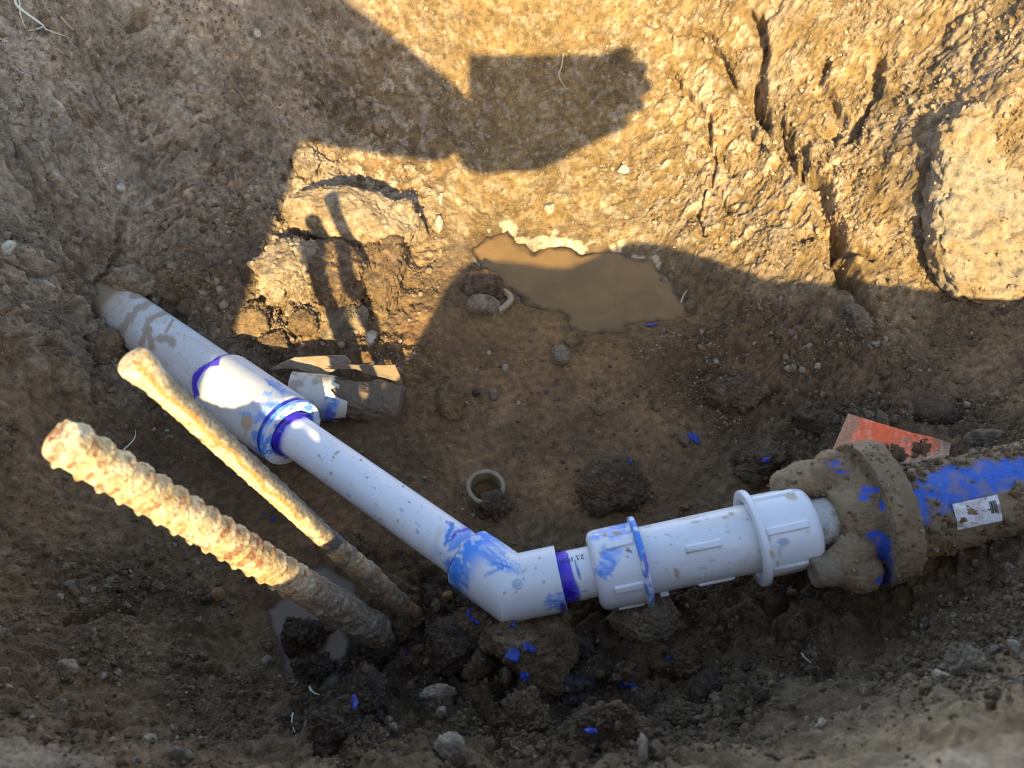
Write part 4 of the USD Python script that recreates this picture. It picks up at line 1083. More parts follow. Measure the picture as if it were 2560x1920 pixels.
p.mix(np.array([0.05, 0.24, 0.75]), blue * np.clip(1 - np.hypot((p.px - 2268) / 40, (p.py - 1265) / 40), 0, 1), 0.1)
p.mix(SOIL * 1.1, blue * sstep(0.50, 0.62, p.noise(230, 4, 4)) * 0.5, 0.9)
p.mix((0.33, 0.19, 0.06), np.clip(1 - np.hypot((p.px - 2350) / 110, (p.py - 1385) / 40), 0, 1) * 1.2 * (1 - blue), 0.9)
dirv = m.vertices - (PCS + ((m.vertices - PCS) @ D2V)[:, None] * D2V)
dirv /= np.linalg.norm(dirv, axis=1)[:, None]
mud_n = meshkit.fbm(np.asarray(m.vertices) * 95, 5, 7)
m.vertices = m.vertices + dirv * ((1 - blue) * (0.0005 + 0.0060 * np.clip(mud_n - 0.36, 0, 1) + 0.003 * np.abs(meshkit.fbm(np.asarray(m.vertices) * 340, 3, 8) - 0.5)))[:, None]
sleeve_thing = thing("blue_pipe", "blue plastic pipe half buried in crumbly soil with a white label", "pipe", None, PC + D2V * a_s0)
obj("pipe_wall", m, MUDDY, sleeve_thing, True, p.c, {"damp": p.g})
l0, l1 = along(2326, PC, D2V), along(2432, PC, D2V)


def wrap_patch(a0, a1, p0, p1, r, n=40, k=16):
    dd, aa, bb = frame_of(D2V)
    bb = bb if (bb @ UP) > 0 else -bb
    A, Q = np.meshgrid(np.linspace(a0, a1, n), np.linspace(p0, p1, k), indexing="ij")
    V = PCS + A[..., None] * dd + r * (np.cos(Q)[..., None] * aa + np.sin(Q)[..., None] * bb)
    i = np.arange(n * k).reshape(n, k)
    qd = np.stack([i[:-1, :-1], i[1:, :-1], i[1:, 1:], i[:-1, 1:]], -1).reshape(-1, 4)
    top = trimesh.Trimesh(V.reshape(-1, 3), np.vstack([qd[:, [0, 1, 2]], qd[:, [0, 2, 3]]]), process=False)
    if ((top.face_normals @ -FWD).mean()) < 0:
        top.invert()
    return top


m = wrap_patch(l0, l1, -0.30, 0.26, R_SL + 0.0024, 90, 40)
p = Paint(m, (0.72, 0.72, 0.70), 0.3, 57)
p.mix(SOIL * 1.2, sstep(0.57, 0.63, p.noise(130, 4, 1)) * 0.8, 0.9)
p.mix((0.55, 0.42, 0.36), sstep(0.56, 0.62, p.noise(90, 3, 2)) * 0.6, 0.5)
lab = obj("label", m, MUDDY, sleeve_thing, True, p.c, {"damp": p.g})
tag(lab, "white paper label with a small barcode, spotted with mud")
INK = stage.GetPrimAtPath("/World/Looks/black_ink")
bars_at = np.linspace(along(2408, PC, D2V), along(2422, PC, D2V), 6)
for i_, ba in enumerate(bars_at):
    wd_ = (0.0004, 0.0007, 0.0003, 0.0006, 0.0003, 0.0005)[i_]
    obj("bar", wrap_patch(ba, ba + wd_, -0.10, 0.16, R_SL + 0.0027, 3, 10), "/World/Looks/black_ink", lab, False)

# ------------------------------------------------------------------ orange flap of plastic
top_e = np.array([(2120, 1034, 0.575), (2200, 1058, 0.562), (2280, 1082, 0.552), (2330, 1092, 0.548), (2378, 1108, 0.545)])
bot_e = np.array([(2082, 1124, 0.548), (2106, 1156, 0.537), (2170, 1172, 0.528), (2250, 1160, 0.527), (2372, 1140, 0.526)])
s_ = np.linspace(0, 1, 60)
tp = np.stack([np.interp(s_, np.linspace(0, 1, 5), top_e[:, k_]) for k_ in range(3)], 1)
bt = np.stack([np.interp(s_, np.linspace(0, 1, 5), bot_e[:, k_]) for k_ in range(3)], 1)
rows_ = []
for t_ in np.linspace(0, 1, 34):
    r_ = tp * (1 - t_) + bt * t_
    r_[:, 2] += 0.010 * math.sin(t_ * 2.4) * (0.4 + 0.6 * np.sin(s_ * 3.0))
    rows_.append(np.array([at_depth(*x) for x in r_]))
V = np.array(rows_)
V = V + 0.0010 * (meshkit.fbm(V * 60, 3, 3) - 0.5)[..., None] * -FWD
i = np.arange(V.shape[0] * V.shape[1]).reshape(V.shape[:2])
qd = np.stack([i[:-1, :-1], i[1:, :-1], i[1:, 1:], i[:-1, 1:]], -1).reshape(-1, 4)
top = trimesh.Trimesh(V.reshape(-1, 3), np.vstack([qd[:, [0, 1, 2]], qd[:, [0, 2, 3]]]), process=False)
nn = top.vertex_normals
sgn = 1 if (nn @ -FWD).mean() > 0 else -1
back = trimesh.Trimesh(top.vertices - nn * sgn * 0.0012, top.faces[:, ::-1], process=False)
nv = len(top.vertices)
rimv = np.concatenate([i[0], i[1:, -1], i[-1, ::-1][1:], i[::-1, 0][1:]])
side = np.array([[a_, b_, b_ + nv] for a_, b_ in zip(rimv[:-1], rimv[1:])] + [[a_, b_ + nv, a_ + nv] for a_, b_ in zip(rimv[:-1], rimv[1:])])
m = trimesh.Trimesh(np.vstack([top.vertices, back.vertices]), np.vstack([top.faces, back.faces + nv, side]), process=False)
p = Paint(m, (0.93, 0.15, 0.04), 0.1, 58)
p.mix((0.95, 0.20, 0.06), sstep(0.45, 0.6, p.noise(40, 3, 1)) * 0.6)
p.mix(SOIL * 1.35, sstep(0.66, 0.72, p.noise(120, 4, 2)) * 0.7, 0.9)
p.mix(SOIL * 1.4, (1 - sstep(14, 34, p.px - 2085 + 34 * (p.noise(110, 3, 3) - 0.5) + (1130 - p.py) * -0.36 - 10)) * 0.8, 0.9)
p.mix(SOIL * 1.1, sstep(2318, 2348, p.px + 60 * (p.noise(90, 3, 4) - 0.5)) * 0.95, 0.9)
p.mix(SOIL * 1.0, sstep(-6, 10, p.py - np.interp(p.px, [2085, 2110, 2160, 2240, 2320], [1128, 1150, 1158, 1142, 1132]) + 22 * (p.noise(110, 3, 5) - 0.5)) * 0.95, 0.9)
p.mix((0.9, 0.45, 0.30), sstep(0.62, 0.66, meshkit.fbm(np.stack([p.px * 0.25, p.py * 0.02 + p.px * 0.03, 0 * p.px], -1), 3, 5)) * 0.4)
tag(obj("plastic_flap", m, MUDDY, None, True, p.c, {"damp": p.g}), "torn orange plastic flap standing in soil above the clamp", "plastic sheet")

# ------------------------------------------------------------------ short ring of pipe on the floor
rc, rn = spot(1213, 1236)
ax = np.array([0.05, -0.06, 1.0])
m, A, T = lathe(rc, ax, [(-0.006, 0.0148), (0.0, 0.0154), (0.016, 0.0158), (0.0170, 0.0154), (0.0173, 0.0148), (0.0173, 0.0130), (0.0168, 0.0122), (0.004, 0.0119), (-0.004, 0.0119)], 110, 0.0009,
                radial=lambda A, T, R: R * (1 + 0.02 * (meshkit.fbm(np.stack([A, R * np.cos(T), R * np.sin(T)], -1) * 110, 4, 4) - 0.5) * 2 + 0.012 * np.sin(3 * T + 1)))
p = Paint(m, (0.25, 0.185, 0.10), 0.15, 61)
p.mix((0.36, 0.29, 0.17), sstep(0.45, 0.6, p.noise(120, 4, 1)) * 0.6)
p.mix(DAMP * 1.1, (1 - sstep(0.002, 0.012, A + 0.012 * (p.noise(110, 3, 2) - 0.5))) * 0.85, 0.6)
tag(obj("pipe_ring", m, tinted("muddy_plastic", 0.22, 0.12, 300, 0.25, grime_rough=0.7), None, True, p.c, {"damp": p.g}), "short muddy ring cut from plastic pipe standing on the floor", "pipe ring")

# ------------------------------------------------------------------ broken branch of the old fitting behind the coupling
B0, B1 = spot(790, 1012)[0] + np.array([0, 0, 0.013]), spot(1002, 1022)[0] + np.array([0, 0.004, 0.001])
bd = (B1 - B0) / np.linalg.norm(B1 - B0)
BL = np.linalg.norm(B1 - B0)
brk = thing("broken_pipe", "muddy broken pipe stub with a jagged white end behind the coupling", "broken pipe", None, B0)
rb = 0.0205
m, A, T = lathe(B0, bd, [(-0.02, rb), (BL * 0.40, rb)], 130, 0.0011)
kk = BL * (0.30 + 0.10 * np.sin(T * 2 + 0.6) + 0.05 * np.sin(T * 5) + 0.035 * np.sin(T * 9 + 1) + 0.02 * np.sin(T * 17))
over = A > kk
dirr = m.vertices - (B0 + ((m.vertices - B0) @ bd)[:, None] * bd)
keepf = ~over[m.faces].all(1)
m2 = trimesh.Trimesh(m.vertices.copy(), m.faces[keepf], process=False)
cl = np.minimum(A, kk)
m2.vertices = m2.vertices - np.outer(np.where(over, A - cl, 0), bd) - dirr * (0.10 * sstep(0.10 * BL, 0.4 * BL, A))[:, None] * 0.3
inner = trimesh.Trimesh(m2.vertices - dirr * 0.14, m2.faces[:, ::-1], process=False)
m2 = trimesh.util.concatenate([m2, inner])
m2.remove_unreferenced_vertices()
p = Paint(m2, (0.54, 0.50, 0.41), 0.5, 62)
p.mix(SOIL * 1.2, sstep(0.50, 0.62, p.noise(80, 4, 1)) * 0.7, 0.9)
p.spot(BLUE * 0.7, 822, 1020, 19, 40, 8, 150, 0.45, 0.95, 0.2, 0.2, 2)
p.spot(DEEP * 1.6, 822, 1045, 14, 20, 0, 200, 0.5, 0.7, 0.3, 0.2, 3)
p.spot(BLUE * 0.9, 842, 1010, 7, 12, 20, 200, 0.6, 0.8, 0.3, 0.2, 4)
tag(obj("jagged_end", m2, PVC, brk, True, p.c, {"damp": p.g}), "torn white plastic end smeared with blue primer")
m, A, T = lathe(B0, bd, [(0.0, rb * 0.80), (BL * 0.62, rb * 0.86), (BL * 0.66, rb * 0.94), (BL * 0.97, rb * 0.92), (BL * 1.0, rb * 0.6), (BL * 1.01, 0)], 120, 0.0011, radial=lambda A, T, R: R * (1 + 0.55 * (meshkit.fbm(np.stack([A, R * np.cos(T), R * np.sin(T)], -1) * 70, 4, 9) - 0.5) + 0.12 * (meshkit.fbm(np.stack([A, R * np.cos(T), R * np.sin(T)], -1) * 400, 3, 10) - 0.5)))
p = Paint(m, (0.15, 0.102, 0.060), 0.6, 63)
p.mix((0.12, 0.09, 0.06), sstep(0.5, 0.6, p.noise(60, 4, 1)) * 0.7)
obj("mud_filling", m, MUDDY, brk, True, p.c, {"damp": p.g})


def shard(name, label, outline, bend, seed, color, thick=0.0022, parent=None):
    """A thin broken plate: outline in (px, py, height above the ground seen there)."""
    import shapely
    P3 = np.array([spot(x, y)[0] + np.array([0, 0, h]) for x, y, h in outline])
    c = P3.mean(0)
    u_, s__, vt = np.linalg.svd(P3 - c)
    e1_, e2_, e3_ = vt
    if e3_ @ np.array([0, -0.6, 0.8]) < 0:
        e3_ = -e3_
        e2_ = -e2_
    flat = np.stack([(P3 - c) @ e1_, (P3 - c) @ e2_], 1)
    pg = shapely.Polygon(flat).buffer(0)
    if pg.geom_type != "Polygon":
        pg = max(pg.geoms, key=lambda g: g.area)
    mm = trimesh.creation.extrude_polygon(pg, thick, engine="earcut").subdivide_to_size(0.004)
    v = np.asarray(mm.vertices)
    off = v[:, 2] + bend * v[:, 0] ** 2 + 0.006 * (meshkit.fbm(np.c_[v[:, :2] * 70, 0 * v[:, 0]], 4, seed) - 0.5)
    W = c + v[:, :1] * e1_ + v[:, 1:2] * e2_ + off[:, None] * e3_
    mm = trimesh.Trimesh(W, mm.faces, process=False)
    q = Paint(mm, color, 0.6, seed)
    q.mix(SOIL * 0.9, sstep(0.48, 0.60, q.noise(90, 4, 1)) * 0.8, 0.9)
    return obj(name, mm, MUDDY, parent, 30, None) if False else tag(obj(name, mm, MUDDY, parent, True, q.c, {"damp": q.g}), label, None if parent else "plastic shard")


shard("plastic_shard", "long pointed shard of muddy white plastic behind the coupling", [(690, 948, 0.02), (760, 938, 0.028), (880, 935, 0.03), (888, 945, 0.024), (850, 962, 0.02), (815, 972, 0.018), (760, 956, 0.02)], 1.5, 71, (0.21, 0.17, 0.12))
shard("plastic_shard", "curved brown shard lying over the broken pipe stub", [(830, 978, 0.032), (870, 965, 0.034), (1000, 962, 0.03), (1010, 975, 0.026), (1008, 988, 0.02), (900, 978, 0.03)], -2.0, 72, (0.16, 0.12, 0.078))

# ------------------------------------------------------------------ clods, stones and chips
ICO = {k: trimesh.creation.icosphere(subdivisions=k) for k in (2, 3, 4, 5)}


def lump(size, seed, level=4, planes=9, hard=0.80, rough=0.16, fine=0.05, lumpy=0.0):
    """A broken lump about the origin: a ball cut by planes, then roughened."""
    rng = np.random.default_rng(seed)
    s = ICO[level]
    d = np.asarray(s.vertices)
    n = rng.normal(size=(planes, 3))
    n /= np.linalg.norm(n, axis=1)[:, None]
    h = rng.uniform(hard - 0.26, hard + 0.12, planes)
    dots = d @ n.T
    r = np.where(dots > 0.05, h / np.maximum(dots, 0.05), 9)
    r = -np.log(np.exp(-26 * np.minimum(r, 3)).sum(1) + math.exp(-26.0)) / 26
    k = rng.uniform(0, 50, 3)
    sz = np.asarray(size, float)
    d0, d = d, d * sz / sz.max() * 1.15
    r = r * (1 + rough * (meshkit.fbm(d * 2.1 + k, 4, seed) - 0.5) * 2.6 + fine * (meshkit.fbm(d * 8 + k, 5, seed + 1) - 0.5) * 4.0)
    if lumpy:
        nz = meshkit.fbm(d * 5.5 + k, 4, seed + 2)
        r = r + lumpy * (np.abs(nz - 0.5) * 3.2 - 0.25) - lumpy * 0.3 * (1 - sstep(0.0, 0.035, np.abs(meshkit.fbm(d * 3.3 + k, 3, seed + 4) - 0.5)))
    if level >= 4 and fine > 0.03:
        r = r + 0.055 * (np.abs(meshkit.fbm(d * 24 + k, 3, seed + 8) - 0.5) * 2 - 0.2)
    if fine > 0.03:
        r = r + 0.05 * sstep(0.50, 0.60, meshkit.fbm(d * 13 + k, 3, seed + 6)) * (0.4 + lumpy * 4)
    return trimesh.Trimesh(d0 * r[:, None] * sz, s.faces, process=False)


def turn(m, rng, tilt=0.5):
    a = trimesh.transformations.euler_matrix(*(rng.uniform(-tilt, tilt, 2)), rng.uniform(0, 6.28))
    m.apply_transform(a)
    return m


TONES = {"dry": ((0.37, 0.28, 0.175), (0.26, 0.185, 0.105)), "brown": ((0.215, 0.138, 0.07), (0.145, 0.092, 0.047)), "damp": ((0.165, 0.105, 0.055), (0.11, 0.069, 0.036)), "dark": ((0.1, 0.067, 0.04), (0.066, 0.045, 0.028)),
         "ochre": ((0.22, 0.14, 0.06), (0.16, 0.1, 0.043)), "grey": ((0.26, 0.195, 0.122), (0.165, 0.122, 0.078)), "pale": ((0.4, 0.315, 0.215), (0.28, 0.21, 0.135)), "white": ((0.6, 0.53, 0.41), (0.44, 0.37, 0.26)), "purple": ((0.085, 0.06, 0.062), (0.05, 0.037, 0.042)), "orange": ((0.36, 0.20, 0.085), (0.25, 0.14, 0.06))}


CLOD_AT = []


def clod(name, label, px, py, rx, ry, tall, tone, seed, cat="clod", level=4, sink=0.25, planes=9, hard=0.80, rough=0.22, fine=0.06, lumpy=0.06, yaw=None, tilt=0.25, group=None, damp=None, lift=0.0):
    c, n = spot(px, py)
    n = n * 0.6 + np.array([0, 0, 0.4])
    n /= np.linalg.norm(n)
    if name == "clod":
        tall, sink = tall * 0.86, sink + 0.10
    z = (c - EYE) @ FWD
    fore = max(0.45, abs(n @ ((EYE - c) / np.linalg.norm(EYE - c))))
    sx, sy = rx * z / F, ry * z / F / fore
    rng = np.random.default_rng(seed * 7 + 1)
    m = lump((sx * 1.12, sy * 1.12, tall), seed, level, planes, hard, rough, fine, lumpy)
    e1 = np.cross([0, 1.0, 0], n) if abs(n[1]) < 0.9 else np.cross([0, 0, 1.0], n)
    e1 = np.array([1.0, 0, 0]) - n * n[0]
    e1 /= np.linalg.norm(e1)
    e2 = np.cross(n, e1)
    a = yaw if yaw is not None else 0.0
    q = np.array([e1 * math.cos(a) + e2 * math.sin(a), -e1 * math.sin(a) + e2 * math.cos(a), n])
    m.apply_transform(trimesh.transformations.euler_matrix(*rng.uniform(-tilt, tilt, 2), 0))
    if name == "clod":                                       # smaller pieces broken from it and still clinging on
        bits = [m]
        for b_ in range(int(rng.integers(2, 5))):
            an, fr = rng.uniform(0, 6.28), rng.uniform(0.28, 0.55)
            t_ = lump((sx * fr * rng.uniform(0.8, 1.3), sy * fr * rng.uniform(0.8, 1.3), tall * fr * 1.3), seed * 5 + b_, max(3, level - 1), planes, hard, rough, fine, lumpy)
            t_.apply_transform(trimesh.transformations.euler_matrix(*rng.uniform(-0.5, 0.5, 2), rng.uniform(0, 6.28)))
            t_.apply_translation([sx * 0.78 * math.cos(an), sy * 0.78 * math.sin(an), -tall * rng.uniform(0.1, 0.5)])
            bits.append(t_)
        m = trimesh.util.concatenate(bits)
        CLOD_AT.append((px, py, rx, ry))
    W = np.asarray(m.vertices) @ q + c + n * (tall * (1 - 2 * sink) + lift)
    m = trimesh.Trimesh(W, m.faces, process=False)
    a_, b_ = (np.array(t) for t in TONES[tone])
    nz = meshkit.fbm(W * 90, 4, seed)
    nf = meshkit.fbm(W * 420, 3, seed + 3)
    kk = sstep(0.38, 0.62, nz)[:, None]
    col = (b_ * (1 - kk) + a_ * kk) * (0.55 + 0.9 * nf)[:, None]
    if damp is None:
        damp = {"dry": 0.0, "pale": 0.0, "grey": 0.1, "white": 0.3}.get(tone, 0.35)
    return tag(obj(name, m, EARTH, None, True, col, {"damp": np.full(len(W), damp)}), label, cat, group)


CLODS = [
    # label, px, py, rx, ry, height, tone, level, options
    ("large flat topped pale clod, sunlit and striped by the rebar shadows", 880, 572, 142, 52, 0.034, "dry", 5, dict(planes=7, hard=0.86, rough=0.10, fine=0.05, lumpy=0.03, tilt=0.05, sink=0.12)),
    ("sunlit clod left of the striped lower block, pale and crumbly", 735, 690, 82, 66, 0.026, "dry", 5, dict(lumpy=0.10, hard=0.8)),
    ("brown block below the large pale clod, crossed by rebar shadow", 845, 695, 66, 60, 0.028, "brown", 5, dict(lumpy=0.08, hard=0.84)),
    ("knobbly brown clod holding pebbles, right of the striped block", 955, 690, 58, 100, 0.030, "brown", 5, dict(lumpy=0.16, hard=0.78, rough=0.2)),
    ("pale knob at the right end of the large flat clod", 1000, 575, 46, 40, 0.030, "dry", 4, dict(lumpy=0.12)),
    ("flat grey clod below the striped block, above the broken pipe", 855, 812, 58, 48, 0.016, "grey", 4, dict(planes=6, hard=0.9, rough=0.08, tilt=0.1)),
    ("rounded grey brown clod left of the flat grey clod", 762, 805, 34, 28, 0.014, "brown", 4, dict(lumpy=0.14)),
    ("crumbly clod touching the far side of the large pipe", 640, 810, 44, 34, 0.016, "brown", 4, dict(lumpy=0.18)),
    ("crumbly lump of damp soil nearest the coupling on its far side", 690, 862, 36, 26, 0.013, "damp", 4, dict(lumpy=0.18)),
    ("long earthy clod above the pipe mouth on the left", 330, 700, 60, 34, 0.018, "dry", 4, dict(lumpy=0.1, rough=0.2)),
    ("crumbly clod under the pipe mouth beside the crack", 262, 880, 42, 40, 0.016, "brown", 4, dict(lumpy=0.2)),
    ("reddish wet clod standing right of the broken pipe stub", 1133, 1012, 30, 36, 0.020, "ochre", 4, dict(planes=7, hard=0.82)),
    ("brown clod stuck to the foot of the pipe ring", 1236, 1266, 38, 32, 0.018, "damp", 4, dict(lumpy=0.14, sink=0.2)),
    ("big rounded muddy lump above the left nut", 1530, 1228, 74, 56, 0.030, "damp", 5, dict(planes=6, hard=0.86, rough=0.12, lumpy=0.05)),
    ("wedge of soil standing between the two rebar stakes", 885, 1380, 34, 40, 0.026, "brown", 4, dict(planes=6, hard=0.74, rough=0.24, yaw=0.8)),
    ("tan rock like lump under the left nut", 1605, 1560, 76, 48, 0.024, "grey", 5, dict(planes=8, hard=0.84, rough=0.12, fine=0.07, lumpy=0.04)),
    ("dark wet clod rising from the small puddle, the upper one", 768, 1600, 42, 44, 0.020, "dark", 5, dict(lumpy=0.12, sink=0.15, lift=0.004)),
    ("dark wet clod in the small puddle, the lower one", 786, 1680, 46, 32, 0.018, "dark", 5, dict(planes=6, hard=0.86, lumpy=0.08, lift=0.002)),
    ("low brown ridge of mud curling round inside the small puddle", 815, 1572, 34, 20, 0.012, "damp", 4, dict(lumpy=0.1)),
    ("broad brown clod with the two lobed blue scrap on it", 1325, 1630, 112, 66, 0.026, "brown", 5, dict(planes=7, hard=0.84, rough=0.12, lumpy=0.05, tilt=0.15)),
    ("squarish dark clod left of the broad clod", 1120, 1625, 52, 44, 0.026, "dark", 5, dict(planes=6, hard=0.86, lumpy=0.06)),
    ("narrow upright clod between the squarish and the broad clods", 1195, 1660, 24, 34, 0.018, "damp", 4, dict(planes=6, hard=0.84)),
    ("ochre clod right below the blue scrap", 1340, 1715, 52, 34, 0.018, "ochre", 4, dict(lumpy=0.05, planes=6, hard=0.86)),
    ("violet stained clod under the left nut's rock", 1465, 1625, 34, 40, 0.020, "purple", 4, dict(lumpy=0.12)),
    ("violet tinged rounded clod with a pale streaked end", 1425, 1715, 44, 32, 0.020, "purple", 4, dict(planes=6, hard=0.86, lumpy=0.04)),
    ("black crumbly clod beside the thick rebar foot", 930, 1640, 66, 50, 0.024, "dark", 5, dict(lumpy=0.2)),
    ("black crumbly clod in the lower left of the pile", 920, 1755, 54, 54, 0.022, "dark", 5, dict(lumpy=0.2)),
    ("dark lump at the left edge of the pile near the bottom", 845, 1830, 56, 40, 0.020, "dark", 5, dict(lumpy=0.18)),
    ("reddish brown lump at the lower right of the pile", 1700, 1800, 62, 44, 0.024, "damp", 5, dict(planes=7, hard=0.84, lumpy=0.08)),
    ("dark grey lump resting against the reddish one", 1765, 1745, 40, 36, 0.020, "dark", 4, dict(lumpy=0.14)),
    ("brown clod with crumbs right of the dark hollow", 1700, 1660, 60, 34, 0.020, "damp", 4, dict(lumpy=0.2)),
    ("wide brown clod along the bottom edge of the pile", 1530, 1840, 76, 44, 0.022, "damp", 5, dict(lumpy=0.14)),
    ("clod with a tuft of crumbs above the bottom edge", 1320, 1830, 60, 40, 0.020, "damp", 5, dict(lumpy=0.16)),
    ("dark clod beneath the elbow", 1010, 1560, 46, 30, 0.016, "damp", 4, dict(lumpy=0.18)),
    ("ridge of loose soil just below the elbow", 1180, 1575, 70, 30, 0.016, "brown", 5, dict(lumpy=0.22)),
    ("pale clod in the dry crumbs near the right edge", 2412, 1688, 38, 34, 0.014, "grey", 4, dict(lumpy=0.18)),
    ("knot of crumbs under the blue pipe", 2290, 1420, 34, 20, 0.012, "brown", 4, dict(lumpy=0.22)),
    ("crumbly clod lying between clamp and blue pipe", 2268, 1290, 24, 26, 0.012, "brown", 4, dict(lumpy=0.22, lift=0.026)),
    ("clod at the foot of the orange flap", 2030, 1060, 46, 34, 0.016, "damp", 4, dict(lumpy=0.14)),
    ("dark clod behind the orange flap", 2260, 1022, 52, 24, 0.014, "damp", 4, dict(lumpy=0.08)),
    ("lump of mud above the right nut", 1900, 1160, 56, 36, 0.018, "damp", 4, dict(lumpy=0.16)),
    ("cracked lump on the floor under the boulder's corner", 1850, 980, 70, 40, 0.016, "damp", 5, dict(lumpy=0.14)),
    ("pale clump of granules in shade below the right bank", 2140, 800, 44, 30, 0.012, "grey", 4, dict(lumpy=0.22)),
    ("mud lump against the puddle's left end", 1215, 715, 50, 36, 0.014, "damp", 4, dict(lumpy=0.1)),
    ("jagged ridge of soil on the left bank beside the scratch", 205, 270, 46, 14, 0.010, "dry", 4, dict(lumpy=0.16, yaw=-0.75)),
    ("small pale crust at the corner of the lit window", 775, 405, 34, 36, 0.012, "dry", 4, dict(lumpy=0.2)),
]
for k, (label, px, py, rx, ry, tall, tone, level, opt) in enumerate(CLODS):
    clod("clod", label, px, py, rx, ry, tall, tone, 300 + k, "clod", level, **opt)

# the boulder: a block with flat upper face and a steep left side
bc = spot(2480, 560)[0]
bn = np.array([-0.10, -0.58, 0.81])
bn /= np.linalg.norm(bn)
bx = np.array([1.0, 0, 0]) - bn * bn[0]
bx /= np.linalg.norm(bx)
by = np.cross(bn, bx)
out_ = [(2332, 345), (2350, 305), (2400, 282), (2600, 250), (2760, 400), (2760, 700), (2600, 780), (2440, 790), (2390, 770), (2330, 690), (2326, 500)]
zb = (bc - EYE) @ FWD - 0.03
oc = []
for x_, y_ in out_:                                         # meet the plane of the upper face
    d_ = (x_ - 1280) / F * RIGHT - (y_ - 960) / F * UP + FWD
    t_ = ((bc + bn * 0.026 - EYE) @ bn) / (d_ @ bn)
    oc.append(EYE + d_ * t_)
oc = np.array(oc)
cc_ = oc.mean(0)
solid = m3.Manifold.hull_points(np.vstack([cc_ + (oc - cc_) * 0.94 + bn * 0.002, oc - bn * 0.010, cc_ + (oc - cc_) * 0.86 + np.array([0.02, 0, 0]) - bn * 0.12]))
solid = solid.refine_to_length(0.0055).to_mesh()
m = trimesh.Trimesh(np.asarray(solid.vert_properties)[:, :3], np.asarray(solid.tri_verts))
trimesh.smoothing.filter_laplacian(m, iterations=26)
m = m.subdivide()
v_ = np.asarray(m.vertices)
m.vertices = v_ + m.vertex_normals * (0.014 * (meshkit.fbm(v_ * 16, 3, 3) - 0.5) + 0.0085 * (meshkit.fbm(v_ * 75, 5, 4) - 0.5) - 0.004 * sstep(0.58, 0.64, meshkit.fbm(v_ * 60, 4, 15)) + 0.0028 * sstep(0.52, 0.6, meshkit.fbm(v_ * 130, 4, 5)))[:, None]
v_ = np.asarray(m.vertices)
k_ = sstep(0.40, 0.60, meshkit.fbm(v_ * 40, 4, 6))[:, None]
col = np.array([0.30, 0.205, 0.105]) * (1 - k_) + np.array([0.27, 0.215, 0.14]) * k_
edge_ = sstep(0.50, 0.60, meshkit.fbm(v_ * 90, 4, 7))[:, None]
col = col * (1 - 0.5 * edge_) + np.array([0.36, 0.29, 0.19]) * 0.5 * edge_
tag(obj("boulder", m, EARTH, None, True, col, {"damp": np.full(len(v_), 0.1)}), "big smooth earth coated boulder jutting from the right bank", "boulder")

